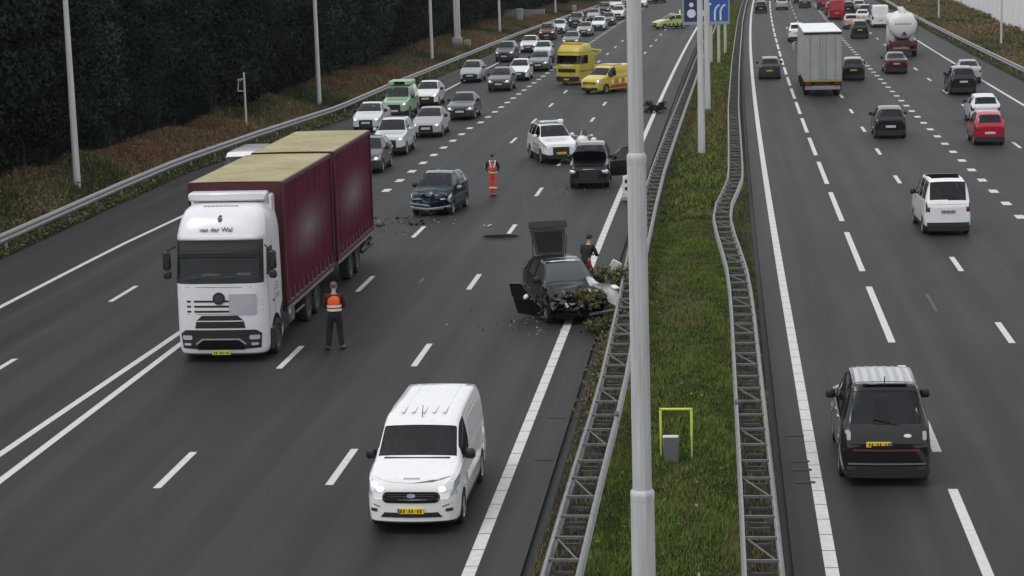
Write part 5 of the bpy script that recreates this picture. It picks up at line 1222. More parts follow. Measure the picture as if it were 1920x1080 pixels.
def amb_extra(t, S, V, bvh, MM):
    z = lambda v: v * VZ
    mb = MB(); mb.cbox((0, 2.5, z(1.58)), (1.1, .3, .12), .04); mb.build('light_bar', mat('light_bar_lens', (.45, .47, .55), .2, coat=1), t)
    mb = MB(); mb.tube((-.4, 3.9, z(1.48)), (-.4, 3.95, z(1.95)), .10, n=6); mb.build('mast', mat('roof_lamp_white', (.8, .8, .8), .3), t)
    put(bvh, [(-.6, .4), (.6, .4), (.6, 1.1), (-.6, 1.1)], 'top', 'bonnet_panel', mat('pale_panel', (.6, .6, .55), .4), t, .005, .006, 2)
    for ax in ('right', 'left'):
        for i in range(6): put(bvh, [(.8 + i * .6, z(.36)), (1.1 + i * .6, z(.36)), (1.1 + i * .6, z(.58)), (.8 + i * .6, z(.58))], ax, 'check_panel', mat('check_blue', (.03, .06, .06), .4), t, .005, .008, 0)
car('yellow-green emergency estate car standing crosswise far up the empty lanes', 'estate', LIME, -8.3, 248.0, -1, yaw=-.95, extra=amb_extra, name='emergency_car', cat='emergency car')

# ------------------------------------------------------------------ the queue of oncoming cars
car('white van half hidden behind the dirty yellow roof of the lorry', 'bigvan', WHITE, -20.6, 83.6, -1, name='van', cat='van', group=QG, extra=panel_lights)
def rack(t, S, V, bvh, MM):
    z = lambda v: v * VZ
    mb = MB(); mb.cbox((0, 3.2, z(1.95)), (1.5, 1.9, .28), .05); mb.build('roof_box', mat('roof_box_pale_green', (.34, .46, .34), .5), t)
    mb = MB(); mb.cbox((0, 2.24, z(1.95)), (.7, .04, .2), .01); mb.build('roof_box_opening', UNDER, t)
QUEUE = [
 ('silver saloon at the head of the left lane, half hidden by the trailer roof', 'sedan', ICE, -21.55, 120.6, 0),
 ('green off-roader with a roof box in the queue', 'pickup', GREEN, -21.15, 128.9, 1),
 ('white hatchback close behind the green off-roader', 'hatch', WHITE, -20.5, 138.4, 0),
 ('light silver saloon directly in front of the dark saloon with lit headlights', 'sedan', SILV, -17.25, 116.2, 0),
 ('pale off-roader with a black grille beside the rear end of the trailer', 'suv', ICE, -17.85, 106.4, 1),
 ('dark car with one lit headlight peeping out behind the trailer', 'hatch', DGREY, -17.75, 98.2, 1),
 ('dark grey saloon with two lit headlights at the right edge of the queue', 'sedan', DGREY, -16.7, 127.4, 1),
 ('silver hatchback alone beside the solid shoulder line', 'hatch', SILV, -20.25, 161.4, 0),
 ('dark grey estate with lit headlights left of the block marking', 'estate', DGREY, -16.85, 151.4, 1),
 ('white small car tucked behind the dark grey estate', 'hatch', WHITE, -16.45, 162.2, 1),
 ('grey estate just left of the recovery truck', 'estate', MGREY, -15.85, 173.5, 1),
 ('grey off-roader next in the left lane beyond the lone silver hatchback', 'suv', MGREY, -20.3, 187.8, 0),
 ('white saloon below the maroon car in the left lane', 'sedan', ICE, -19.5, 203.0, 0),
 ('maroon off-roader in the left lane of the queue', 'suv', MAROON, -19.7, 227.0, 1),
 ('white car partly hidden above the yellow recovery truck cab', 'hatch', ICE, -17.0, 190.5, 0),
 ('silver blue saloon right behind the roof of the recovery truck', 'sedan', MGREY, -15.8, 210.2, 1),
 ('light grey saloon diagonally behind the silver blue one', 'sedan', LGREY, -16.0, 233.7, 1),
 ('pale car following the maroon off-roader', 'hatch', ICE, -19.6, 242.0, 0),
 ('black car with white bonnet corners further up the left lane', 'suv', ('black_white', (.05, .05, .055)), -18.7, 258.2, 1),
 ('white hatchback with black grille far up the right lane of the queue', 'hatch', WHITE, -15.2, 247.8, 0),
 ('dark saloon far up the queue behind the white hatchback with black grille', 'sedan', DGREY, -14.8, 261.5, 0),
 ('bright white car far up the queue close to the lamp pole', 'suv', WHITE, -14.4, 278.6, 0),
 ('silver car far up the queue left of the bright white one', 'sedan', SILV, -17.6, 276.0, 0),
 ('white van at the top end of the queue by the lamp pole', 'bigvan', WHITE, -16.4, 312.0, 0),
 ('grey car at the top end of the queue on the right', 'hatch', MGREY, -13.3, 296.0, 0),
 ('white car at the very top of the queue beside the tall pole', 'estate', WHITE, -13.0, 325.0, 0),
 ('dark car in the left lane far up behind the pale van', 'suv', DGREY, -17.3, 296.0, 0),
 ('dark hatchback squeezed between the far white cars', 'hatch', BLK, -14.9, 292.0, 0),
 ('grey saloon at the far end of the queue next to the guard rail', 'sedan', MGREY, -16.0, 334.0, 0),
 ('dark estate at the far end of the queue in the middle lane', 'estate', DGREY, -12.2, 343.0, 0),
 ('black car beyond the pole at the very top of the carriageway', 'hatch', BLK, -10.6, 345.0, 0)]
for i, (lab, spn, c, X, Y, lit) in enumerate(QUEUE):
    car(lab, spn, c, X, Y, -1, group=QG, lit=bool(lit) or (i % 3 != 1 and Y < 300), detail=1 if Y < 180 else 0, extra=rack if spn == 'pickup' else None, yaw=R.uniform(-.015, .015), plate_m=PLATEW)

# ------------------------------------------------------------------ traffic driving away on the right
def mpv_extra(t, S, V, bvh, MM):
    z = lambda v: v * VZ
    put(bvh, [(-.62, 1.9), (.62, 1.9), (.62, 3.62), (-.62, 3.62)], 'top', 'roof_glass', mat('dark_roof_cover', (.008, .008, .009), .95, spec=.0), t, .006, .01, 3)
    put(bvh, rrect(-.6, .6, z(.10 + .12), z(.36), .04), 'rear', 'bumper_trim', BLACK, t, .012, .03, 2)
    mb = MB(); mb.tube((-.3, 4.30, z(1.22)), (.12, 4.26, z(1.35)), .012, n=5); mb.build('wiper', BLACK, t)
    put(bvh, [(-.66, z(1.02)), (.66, z(1.02)), (.66, z(1.026)), (-.66, z(1.026))], 'rear', 'tailgate_crease', SEAM, t, .003, .004, 2)
car('white people carrier with dark roof panel and large rear window', 'mpv', WHITE, 8.02, 75.1, 1, group=DG, extra=mpv_extra, plate_m=mat('plate_grimy', (.30, .28, .26), .6), yaw=.03)
AWAY = [
 ('black hatchback alone in the middle lane ahead of the white people carrier', 'hatch', BLK, 9.0, 111.0, 0),
 ('bright red small car', 'smallhatch', RED, 13.65, 106.7, 0),
 ('silver hatchback directly ahead of the bright red small car', 'hatch', ICE, 14.9, 118.0, 0),
 ('black off-roader ahead of the silver hatchback', 'suv', BLK, 16.05, 139.3, 0),
 ('silver saloon beside the shoulder line ahead of the black off-roader', 'sedan', SILV, 17.75, 150.0, 0),
 ('dark red saloon with a pale roof edge following the tanker', 'sedan', ('dark_red_brown', (.045, .012, .016)), 13.4, 161.3, 0),
 ('dark estate beside the tall box lorry', 'estate', BLK, 9.75, 155.0, 0),
 ('dark hatchback in the inside lane left of the tall box lorry', 'hatch', DGREY, 3.52, 158.3, 0),
 ('black car high up in the inside lane next to the solid line', 'hatch', BLK, 5.3, 290.6, 0),
 ('silver saloon far ahead next to the dashed line', 'sedan', SILV, 8.5, 301.0, 0),
 ('dark green off-roader with white roof left of the tanker', 'suv', ('dark_green', (.012, .018, .012)), 14.2, 215.4, 0),
 ('white delivery van ahead of the tanker', 'bigvan', WHITE, 18.1, 239.0, 0),
 ('white and red hatchback behind the red van', 'hatch', ('rose_white', (.45, .30, .31)), 14.6, 237.0, 0),
 ('red van in the far traffic', 'bigvan', RED, 14.4, 262.8, 0),
 ('dark car with pale roof ahead of the white delivery van', 'estate', DGREY, 18.2, 266.2, 0),
 ('dark red car at the left of the far traffic', 'suv', MAROON, 14.4, 298.0, 0),
 ('white van at the top of the far traffic', 'bigvan', WHITE, 19.6, 300.0, 0),
 ('white car just ahead of the tall box lorry', 'suv', WHITE, 7.5, 212.0, 0),
 ('dark car at the top of the carriageway above the box lorry', 'hatch', DGREY, 11.9, 326.4, 0),
 ('pale car next to the red van in the far traffic', 'sedan', ICE, 16.8, 250.0, 0),
 ('red saloon at the top of the far traffic', 'sedan', RED, 16.3, 322.0, 0),
 ('dark saloon left of the maroon car at the top', 'sedan', DGREY, 12.1, 306.0, 0),
 ('silver hatchback ahead of the dark car with pale roof', 'hatch', SILV, 18.6, 284.0, 0),
 ('black hatchback between the red van and the white van at the top', 'hatch', BLK, 16.9, 281.0, 0),
 ('dark red hatchback at the far left of the top traffic', 'hatch', MAROON, 12.6, 336.0, 0),
 ('grey off-roader at the top right of the traffic', 'suv', MGREY, 20.9, 322.0, 0),
 ('dark estate in the middle of the top traffic', 'estate', DGREY, 15.9, 338.0, 0),
 ('small red hatchback close behind the white car and the dark estate', 'hatch', RED, 14.6, 279.0, 0),
 ('black van at the top of the far traffic', 'bigvan', BLK, 18.3, 338.0, 0)]
for lab, spn, c, X, Y, lit in AWAY:
    car(lab, spn, c, X, Y, 1, group=DG, detail=1 if Y < 170 else 0, yaw=R.uniform(-.015, .015), plate_m=PLATEW if Y < 140 else None)
# ------------------------------------------------------------------ people
def skin_mesh(name, verts, edges, radii, root=0, sub=1):
    me = bpy.data.meshes.new(name); me.from_pydata([tuple(v) for v in verts], edges, [])
    o = bpy.data.objects.new(name, me); COL.objects.link(o)
    s = o.modifiers.new('skin', 'SKIN'); s.use_smooth_shade = True
    for i, r in enumerate(radii):
        d = me.skin_vertices[0].data[i]; d.radius = r if isinstance(r, tuple) else (r, r); d.use_root = (i == root)
    u = o.modifiers.new('sub', 'SUBSURF'); u.levels = sub; u.render_levels = sub
    bpy.context.view_layer.update()
    nm = bpy.data.meshes.new_from_object(o.evaluated_get(bpy.context.evaluated_depsgraph_get()))
    bpy.data.objects.remove(o); bpy.data.meshes.remove(me); nm.name = name; return nm

def limb_chain(G, pts, rad, start=None):
    V, E, Rr = G; p = start
    for q, r in zip(pts, rad):
        V.append(Vector(q)); Rr.append(r); i = len(V) - 1
        if p is not None: E.append((p, i))
        p = i
    return p

SKIN = mat('skin', (.42, .26, .19), .55); HAIRM = mat('hair_dark', (.02, .015, .012), .8)
def person(label, loc, rz, J, cloth, scale=1.0, group=None):
    """J: joints; the person faces -y before turning. cloth: colours of jacket, vest, trousers, shoes, hair / cap"""
    t = thing('person', label, 'person', loc, rz, group); S = scale
    P = {k: Vector(v) * S for k, v in J.items()}
    def mid(a, b, f=.5): return P[a].lerp(P[b], f)
    G = ([], [], []); pel = limb_chain(G, [P['pelvis']], [(.13 * S, .10 * S)])
    ch = limb_chain(G, [mid('pelvis', 'chest', .5), P['chest']], [(.13 * S, .095 * S), (.15 * S, .105 * S)], pel)
    hd = P['head']; nk = P['neck']; up = (hd - nk).normalized()
    fw = P['face']
    nb = limb_chain(G, [nk, nk + up * .07 * S, hd - up * .05 * S + fw * .01, hd + up * .03 * S, hd + up * .10 * S], [.055 * S, .056 * S, (.078 * S, .085 * S), (.086 * S, .098 * S), (.055 * S, .06 * S)], ch)
    limb_chain(G, [hd - up * .02 * S + fw * .105 * S], [.018 * S], nb - 2)          # nose
    for s in ('l', 'r'):
        limb_chain(G, [hd - up * .01 * S + fw.cross(up).normalized() * (.09 * S if s == 'l' else -.09 * S)], [.02 * S], nb - 1)   # ears
        a = limb_chain(G, [P['sh_' + s], mid('sh_' + s, 'el_' + s), P['el_' + s], mid('el_' + s, 'wr_' + s), P['wr_' + s]], [.06 * S, .05 * S, .042 * S, .038 * S, .028 * S], ch)
        d = (P['wr_' + s] - P['el_' + s]).normalized(); sd = d.cross(Vector((0, -1, .2))).normalized()
        pm = limb_chain(G, [P['wr_' + s] + d * .06 * S], [(.034 * S, .018 * S)], a)
        for k, ln in ((-1.5, .07), (-.5, .085), (.5, .08), (1.5, .062)):
            b0 = P['wr_' + s] + d * .10 * S + sd * k * .018 * S; bend = (d + Vector((0, -.35, -.1))).normalized()
            limb_chain(G, [b0, b0 + d * ln * .5 * S, b0 + (d * .5 + bend * .5) * ln * S], [.009 * S, .009 * S, .008 * S], pm)
        th = P['wr_' + s] + d * .04 * S - sd * .035 * S
        limb_chain(G, [th, th + (d * .7 - sd * .7) * .05 * S], [.011 * S, .009 * S], pm)
        limb_chain(G, [P['hip_' + s], mid('hip_' + s, 'kn_' + s), P['kn_' + s], mid('kn_' + s, 'an_' + s, .35), P['an_' + s], P['toe_' + s]], [.088 * S, .08 * S, .06 * S, .058 * S, .04 * S, .035 * S], pel)
    me = skin_mesh('body', *G); me.materials.append(SKIN); part('body', me, t)
    def cl(nm, m, G): me = skin_mesh(nm, *G); me.materials.append(m); return part(nm, me, t)
    # trousers
    G = ([], [], []); pe = limb_chain(G, [P['pelvis'] + (P['chest'] - P['pelvis']) * .42], [(.165 * S, .13 * S)]); pe2 = limb_chain(G, [P['pelvis'] - Vector((0, 0, .04)) * S], [(.16 * S, .125 * S)], pe)
    for s in 'lr': limb_chain(G, [P['hip_' + s] - Vector((0, 0, .06)) * S, mid('hip_' + s, 'kn_' + s), P['kn_' + s], mid('kn_' + s, 'an_' + s, .5), P['an_' + s]], [.108 * S, .10 * S, .084 * S, .08 * S, .072 * S], pe2)
    cl('trousers', cloth['trousers'], G)
    # jacket
    G = ([], [], []); a = limb_chain(G, [P['pelvis'] - (P['chest'] - P['pelvis']) * .32, mid('pelvis', 'chest', .5), P['chest'], mid('chest', 'neck', .6)], [(.165 * S, .125 * S), (.165 * S, .12 * S), (.185 * S, .13 * S), (.10 * S, .08 * S)])
    for s in 'lr': limb_chain(G, [P['sh_' + s], mid('sh_' + s, 'el_' + s), P['el_' + s], mid('el_' + s, 'wr_' + s, .6), P['wr_' + s]], [.085 * S, .072 * S, .062 * S, .055 * S, .05 * S], 2)
    cl('jacket', cloth['jacket'], G)
    if 'vest' in cloth:
        G = ([], [], []); limb_chain(G, [P['pelvis'] + Vector((0, 0, .0)) * S, mid('pelvis', 'chest', .5), P['chest'], mid('chest', 'neck', .45)], [(.185 * S, .145 * S), (.185 * S, .142 * S), (.20 * S, .148 * S), (.16 * S, .11 * S)])
        for s in 'lr': limb_chain(G, [P['sh_' + s] * .75 + P['chest'] * .25 + Vector((0, 0, .02)) * S], [.085 * S], 2)
        v = cl('vest', cloth['vest'], G)
        mb = MB()
        for f in cloth.get('bands', (.15, .42)):
            c = mid('pelvis', 'chest', f) + Vector((0, 0, .05)) * S; lo = [[(c.x + (.192 * S) * math.cos(q), c.y + .152 * S * math.sin(q), c.z + dz) for q in np.linspace(0, 2 * pi, 20, endpoint=False)] for dz in (-.028 * S, .028 * S)]; mb.loft(lo)
        mb.build('reflective_band', mat('reflective_tape', (.72, .66, .64), .4), v, 60)
    for f in cloth.get('leg_bands', ()):
        mb = MB()
        for s in 'lr':
            c = mid('kn_' + s, 'an_' + s, f); mb.lathe([(-.035, .092 * S), (.035, .092 * S)], 'z', c, 14)
        mb.build('reflective_band', mat('reflective_tape', (.72, .66, .64), .4), t, 60)
    for s in 'lr':
        mb = MB(); a, b = P['an_' + s], P['toe_' + s]; d = (b - a); d.z = 0; an = math.atan2(d.y, d.x) - pi / 2; c = (a + b) / 2; lowz = min(a.z, b.z)
        T = Matrix.Translation((c.x, c.y, 0)) @ Matrix.Rotation(an, 4, 'Z'); mb.cbox((0, .02, lowz - .01), (.10 * S, .29 * S, .09), .03, 0, T); mb.build('shoe', cloth['shoes'], t, 50)
    mb = MB(); c = hd + up * .05 * S - fw * .018 * S; mb.ellipsoid(c, (.096 * S, .108 * S, .09 * S), 14, 9); 
    mb.build(cloth.get('headwear', 'hair'), cloth['hair'], t, 80)
    if cloth.get('headwear') == 'helmet':
        mb = MB(); mb.cbox(hd + fw * .12 * S + up * .02, (.18 * S, .10 * S, .02), .008); mb.build('helmet_brim', cloth['hair'], t)
    return t
STAND = dict(pelvis=(0, 0, .95), chest=(0, .01, 1.30), neck=(0, .015, 1.50), head=(0, 0, 1.635), face=(0, -1, 0), sh_l=(.19, .01, 1.42), sh_r=(-.19, .01, 1.42), el_l=(.27, .03, 1.13), el_r=(-.27, .03, 1.13), wr_l=(.25, -.08, .90), wr_r=(-.25, -.08, .90),
             hip_l=(.10, 0, .90), hip_r=(-.10, 0, .90), kn_l=(.12, -.02, .49), kn_r=(-.12, -.02, .49), an_l=(.14, .02, .09), an_r=(-.14, .02, .09), toe_l=(.17, -.15, .05), toe_r=(-.17, -.15, .05))
CB = mat('cloth_black', (.010, .010, .012), .85); CDK = mat('cloth_dark_navy', (.014, .015, .022), .85); ORV = mat('hi_vis_orange', (.75, .10, .02), .6, emit=None); ORS = mat('orange_overalls', (.58, .085, .045), .7); SHO = mat('boot_black', (.008, .008, .008), .6); GRYH = mat('hair_grey', (.09, .085, .08), .8); DRC = mat('cloth_dark_red', (.18, .018, .016), .8)
# a man in an orange vest beside the lorry, seen from behind
J = dict(STAND); J.update(an_l=(.19, .03, .09), an_r=(-.15, .0, .09), toe_l=(.24, -.13, .05), toe_r=(-.20, -.17, .05), kn_l=(.15, -.01, .49), el_l=(.25, -.02, 1.14), el_r=(-.25, -.02, 1.14), wr_l=(.14, -.24, 1.05), wr_r=(-.15, -.25, 1.06), head=(0, -.03, 1.63))
person('person in black clothes and orange reflective vest, back turned, beside the lorry', (-10.92, 54.95, 0), pi + .1, J, dict(trousers=CB, jacket=mat('cloth_dark_red_black', (.035, .006, .006), .85), vest=ORV, shoes=SHO, hair=GRYH), 1.10)
# a worker in full orange between the wrecks
J = dict(STAND); J.update(an_l=(.06, .0, .09), an_r=(-.05, .06, .09), kn_l=(.09, -.03, .49), kn_r=(-.08, 0, .5), toe_l=(.07, -.16, .05), toe_r=(-.07, -.1, .05), el_l=(.28, .05, 1.16), el_r=(-.28, .05, 1.16), wr_l=(.16, -.18, 1.06), wr_r=(-.16, -.18, 1.06))
o = person('worker in orange overalls with dark sleeves on the empty lane between the wrecks', (-10.28, 89.0, 0), .15, J, dict(trousers=ORS, jacket=CDK, vest=ORS, shoes=SHO, hair=HAIRM, bands=(.0,), leg_bands=(.35,)), 1.05)
mb = MB()
for s in (-1, 1): mb.path([(s * .13, -.12, 1.60), (s * .11, -.17, 1.45), (s * .06, -.18, 1.28)], .028, 6)
mb.build('shoulder_strap', mat('reflective_tape', (.72, .66, .64), .4), o)
# a person bending over beside the wreck
J = dict(pelvis=(0, .08, .84), chest=(0, -.06, 1.17), neck=(0, -.13, 1.35), head=(0, -.17, 1.49), face=(0, -.95, -.3), sh_l=(.19, -.07, 1.28), sh_r=(-.19, -.07, 1.28), el_l=(.27, -.14, 1.02), el_r=(-.27, -.14, 1.02), wr_l=(.15, -.36, .98), wr_r=(-.15, -.36, .98),
         hip_l=(.10, .07, .79), hip_r=(-.10, .07, .79), kn_l=(.13, -.10, .45), kn_r=(-.13, -.10, .45), an_l=(.14, .05, .09), an_r=(-.14, .05, .09), toe_l=(.16, -.12, .05), toe_r=(-.16, -.12, .05))
person('person in dark top and dark red trousers stooping between wreck and guard rail', (-4.48, 64.6, 0), 2.6, J, dict(trousers=DRC, jacket=CB, shoes=SHO, hair=HAIRM), 1.08)

# police motorcycle behind the off-roader with the raised bonnet
def motorcycle():
    t = thing('motorcycle', 'white motorcycle with a windscreen parked behind the black off-roader', 'motorcycle', (-7.25, 104.6, 0), -.1)
    WH = mat('paint_white', (.72, .73, .74)); 
    mb = MB(); lo = []
    for y, w_, z0, z1 in ((-.95, .10, .72, .98), (-.86, .24, .62, 1.12), (-.65, .33, .5, 1.2), (-.3, .30, .45, 1.05), (.0, .22, .5, .95)): lo.append([(w_ * math.cos(a), y, (z0 + z1) / 2 + (z1 - z0) / 2 * math.sin(a)) for a in np.linspace(0, 2 * pi, 14, endpoint=False)])
    mb.loft(lo, True, 0, (True, True)); mb.build('fairing', WH, t, 60)
    mb = MB(); lo = []
    for z, w_, y in ((1.12, .26, -.74), (1.3, .25, -.62), (1.46, .18, -.50)): lo.append([(w_ * x, y + .12 * x * x, z) for x in np.linspace(-1, 1, 7)])
    mb.loft(lo, False); mb.build('windscreen', GLASS, t, 80)
    mb = MB(); mb.cbox((0, .45, .82), (.34, .8, .16), .06); mb.build('seat', BLACK, t); mb = MB(); mb.ellipsoid((0, -.02, .92), (.2, .32, .17)); mb.build('tank', WH, t, 70)
    for s in (-1, 1): mb = MB(); mb.cbox((s * .36, .8, .72), (.24, .5, .38), .06); mb.build('pannier', WH, t); mb = MB(); mb.tube((s * .1, -.4, 1.1), (s * .42, -.3, 1.12), .02); mb.cbox((s * .48, -.5, 1.16), (.16, .08, .1), .03); mb.build('mirror', WH, t)
    mb = MB(); mb.ellipsoid((0, -.95, .86), (.12, .05, .08)); mb.build('headlight', LAMP, t, 60)
    mb = MB(); mb.box((0, .1, .5), (.3, .7, .36)); mb.tube((.08, -.55, .9), (.08, -.85, .32), .03); mb.tube((-.08, -.55, .9), (-.08, -.85, .32), .03); mb.tube((.06, .4, .45), (.06, .75, .32), .04); mb.build('engine', mat('engine_grey', (.09, .09, .09), .6, .3), t)
    for y in (-.85, .75):
        mb = MB(); mb.lathe([(-.06, .22), (-.06, .29), (0, .32), (.06, .29), (.06, .22), (-.06, .22)], 'x', (0, y, .32), 20); o = mb.build('wheel', TYRE, t); mb = MB(); mb.lathe([(-.03, .23), (.03, .23), (.05, .05), (-.05, .05), (-.03, .23)], 'x', (0, y, .32), 14); mb.build('rim', RIMDARK, o)
motorcycle()

# ------------------------------------------------------------------ loose wreckage and torn shrubs
g = np.random.default_rng(40)
for cx0, cy0, sx, sy, n in ((-5.0, 58.2, 1.3, 1.2, 110), (-12.6, 80.8, 1.2, .7, 80), (-6.4, 90.2, 1.2, .8, 60), (-13.6, 77.0, .8, 2.2, 60)):
    C = np.stack([cx0 + g.normal(size=n) * sx, cy0 + g.normal(size=n) * sy, np.full(n, .03)], 1); C = C[C[:, 0] < -4]
    finish(bpy.data.objects.new('glass_shards', faces_mesh('glass_shards', leaf_quads(C, .075, g, up=1, aspect=.7), 4, [mat('shard_pale', (.30, .32, .32), .2), BLACK, mat('shard_grey', (.12, .12, .12), .5)], g.integers(0, 3, len(C)))), kind='stuff')

mb = MB(); lo = []
for i in range(13):
    u = -1 + i / 6; y = .16 * u * u + (.10 if abs(u) > .9 else 0); h = .16 * (1 - .5 * abs(u) ** 3)
    lo.append([(u * .68, y, .02), (u * .68, y - .05, h * .4), (u * .68, y - .04, h), (u * .68, y + .03, h + .01), (u * .68, y + .05, .03)])
mb.loft(lo, True, 0, (True, True)); o = mb.build('bumper', mat('bumper_plastic_black', (.012, .012, .013), .45), None, 50, label='black torn-off bumper lying across the lane next to a dash', cat='bumper'); o.location = (-8.55, 76.0, 0); o.rotation_euler = (0, 0, .06)
for lab, x, y, n, r, s, sd in (('heap of black plastic splinters in front of the dark blue hatchback', -12.55, 80.1, 9, (.45, .18, .03), .30, 1), ('scattered grey splinters left of the dark blue hatchback', -13.9, 81.9, 7, (.8, .5, .02), .2, 2), ('small black splinters beside the lorry trailer', -14.1, 79.6, 8, (.5, .3, .02), .16, 3)):
    mb = MB(); debris_pile(mb, random.Random(sd), n, (0, 0, .05), r, s, 4); o = mb.build('wreckage', BITS, None, 0, label=lab, cat='debris', kind='stuff'); o.location = (x, y, 0)
mb = MB(); mb.cbox((0, 0, .03), (.5, .09, .05), .02); mb.cbox((.1, .25, .02), (.25, .05, .03), .01); o = mb.build('trim_strip', mat('strip_pale', (.40, .38, .34), .5), None, label='pale trim strip lying on the lane in front of the orange worker', cat='debris'); o.location = (-9.35, 79.3, 0); o.rotation_euler = (0, 0, 1.4)

def bush(label, loc, R3, n, seed, size, mats, branches=6, name='torn_shrub', cat='shrub'):
    t = thing(name, label, cat, loc); g = np.random.default_rng(seed); q = random.Random(seed)
    nc = max(5, n // 45); C = g.normal(size=(nc, 3)) * .5; C = C / np.maximum(1, np.linalg.norm(C, axis=1))[:, None]; P = np.repeat(C, n // nc, 0) + g.normal(size=(nc * (n // nc), 3)) * .2
    P = P * np.array(R3) + np.array([0, 0, R3[2]]); P[:, 2] = np.maximum(P[:, 2], .02)
    me = faces_mesh('leaves', leaf_quads(P, size, g, aspect=.4), 4, mats, g.integers(0, len(mats), len(P))); part('leaves', me, t, kind='stuff')
    mb = MB()
    for i in range(branches):
        a = q.uniform(0, 6.28); e = Vector((math.cos(a) * R3[0] * .9, math.sin(a) * R3[1] * .9, R3[2] * q.uniform(.8, 1.9))); m = e * .5 + Vector((q.uniform(-.1, .1), q.uniform(-.1, .1), .08))
        mb.tube((0, 0, .03), m, .022, .015, 5); mb.tube(m, e, .015, .005, 5)
    mb.build('branches', BARK, t); return t
HED = [leafm('hedge_olive', (.11, .115, .045)), leafm('hedge_green', (.075, .10, .035)), leafm('hedge_yellow', (.19, .17, .075)), leafm('hedge_brown', (.07, .05, .028))]
t = bush('torn shrub heaped on the crushed bonnet of the wrecked black hatchback', (-4.0, 58.5, .52), (.46, .40, .28), 600, 21, .17, HED)
bush('bushy shrub between the wreck and the guard rail beside the stooping person', (-3.65, 62.9, 0), (.50, .9, .48), 900, 22, .17, HED, 9, 'shrub')
bush('shrub clump trampled under the nose of the wrecked hatchback', (-3.75, 57.2, 0), (.35, .6, .20), 420, 24, .14, [HED[1], HED[3], HED[0]], 8, 'shrub')
bush('leafy branch lying across the edge line beyond the lamp pole', (-4.35, 130.6, 0), (.75, 1.3, .35), 420, 23, .26, [LEAF[1], LEAF[2], LEAF[0]], 9, 'torn_branch', 'branch')
mb = MB(); mb.cbox((0, 0, .3), (.34, .06, .4), .06, 0, Matrix.Rotation(.5, 4, 'Y')); o = mb.build('panel_fragment', mat('fragment_white', (.62, .60, .56), .4), None, label='pale bodywork fragment caught in the shrub beside the stooping person', cat='debris'); o.location = (-3.75, 65.2, .35)
# white board with two dark round holes, half hidden by the lamp pole
t = thing('marker_board', 'white board with two dark round spots half hidden behind the lamp pole', 'marker board', (-4.18, 86.3, 0))
mb = MB(); mb.cbox((0, 0, .72), (.36, .06, .80), .06); mb.build('board', mat('board_white', (.66, .66, .66), .5), t)
for z in (.56, .88): mb = MB(); mb.lathe([(0, .085), (-.012, .085), (-.012, .001)], 'y', (-.02, -.03, z), 14); mb.build('spot', BLACK, t)
mb = MB(); mb.cbox((0, 0, .16), (.46, .4, .32), .08); mb.build('foot', mat('board_foot_grey', (.30, .30, .31), .7), t)

# ------------------------------------------------------------------ poles
def lamp_post(label, x, y, H, r0, r1, arm, m=POLEM, collars=(), group=None, n=12, cat='lamp post', side=1, double=False):
    t = thing('lamp_post', label, cat, (x, y, -.1), 0, group)
    zs = [0] + [c[0] for c in collars] + [H]
    mb = MB(); cur = r0
    prof = []
    for z, f in [(0, r0)] + [c for c in collars] + [(H, r1)]: prof.append((z, f))
    for (a, ra), (b, rb) in zip(prof[:-1], prof[1:]):
        rb_ = rb if b == H else ra * .97
        mb.tube((0, 0, a), (0, 0, b), ra, rb_, n, caps=False, ph=.5)
    mb.build('shaft', m, t, 0 if n > 12 else 40)
    for z, rn in collars: mb = MB(); rr = rn * 1.28; mb.lathe([(-.10, rr * .98), (-.02, rr), (.03, rr * .98), (.07, rn)], 'z', (0, 0, z), n); mb.build('collar', m, t, 40)
    mb = MB(); mb.cbox((0, 0, .08), (r0 * 3.4, r0 * 3.4, .06), .02); mb.build('base_plate', mat('base_dark', (.08, .08, .08), .8), t)
    for s in ((-1, 1) if double else (side,)):
        mb = MB(); mb.path([(0, 0, H - .05), (s * arm * .3, 0, H + .25), (s * arm, 0, H + .38)], r1 * .7, 8); mb.build('arm', m, t)
        mb = MB(); mb.cbox((s * (arm + .35), 0, H + .40), (.8, .3, .14), .05); mb.build('lamp_head', POLEL, t); mb = MB(); mb.cbox((s * (arm + .35), 0, H + .325), (.6, .22, .02), .008); mb.build('lamp_glass', mat('lamp_glass', (.5, .5, .48), .2), t)
    return t
lamp_post('tall grey lamp pole with two collars rising close to the camera on the grass strip', -1.32, 30.3, 14, .19, .10, 1.6, POLEM, ((2.74 + .1, .150), (7.95 + .1, .118)), n=13, double=True)
lamp_post('grey lamp pole on the grass strip in front of the blue sign', -1.20, 105.4, 14, .20, .11, 1.6, POLEL, (), n=10, double=True)
lamp_post('pale pole on the grass strip right behind the one at the blue sign', -1.08, 132.0, 14, .21, .13, 1.6, POLEL, (), n=10, double=True)
for i, (x, y, lab) in enumerate(((-29.73, 90.3, 'tall lamp pole in front of the wood at the left of the photo'), (-28.2, 139.7, 'tall lamp pole beside the guard rail above the lorry trailer'), (-27.3, 189.5, 'tall lamp pole just left of the thick gantry leg'), (-26.3, 239.5, 'lamp pole right of the thick gantry leg'), (-24.0, 292.4, 'farthest lamp pole before the wood thins out'))):
    lamp_post(lab, x, y, 12.5, .17, .10, 1.8, POLEL, (), group='lamp poles along the left verge', n=10, side=1)
for x, y, lab in ((25.45, 191.4, 'thin lamp pole on the right embankment nearest the camera'), (25.66, 248.5, 'thin lamp pole on the right embankment farther away'), (27.3, 306, 'farthest lamp pole on the right embankment')):
    lamp_post(lab, x, y, 12, .11, .07, 1.6, POLEL, (), group='lamp poles on the right embankment', n=8, side=-1)
t = thing('gantry_leg', 'thick pale steel gantry leg on a square base beside the left guard rail', 'gantry leg', (-27.5, 209.9, -.1))
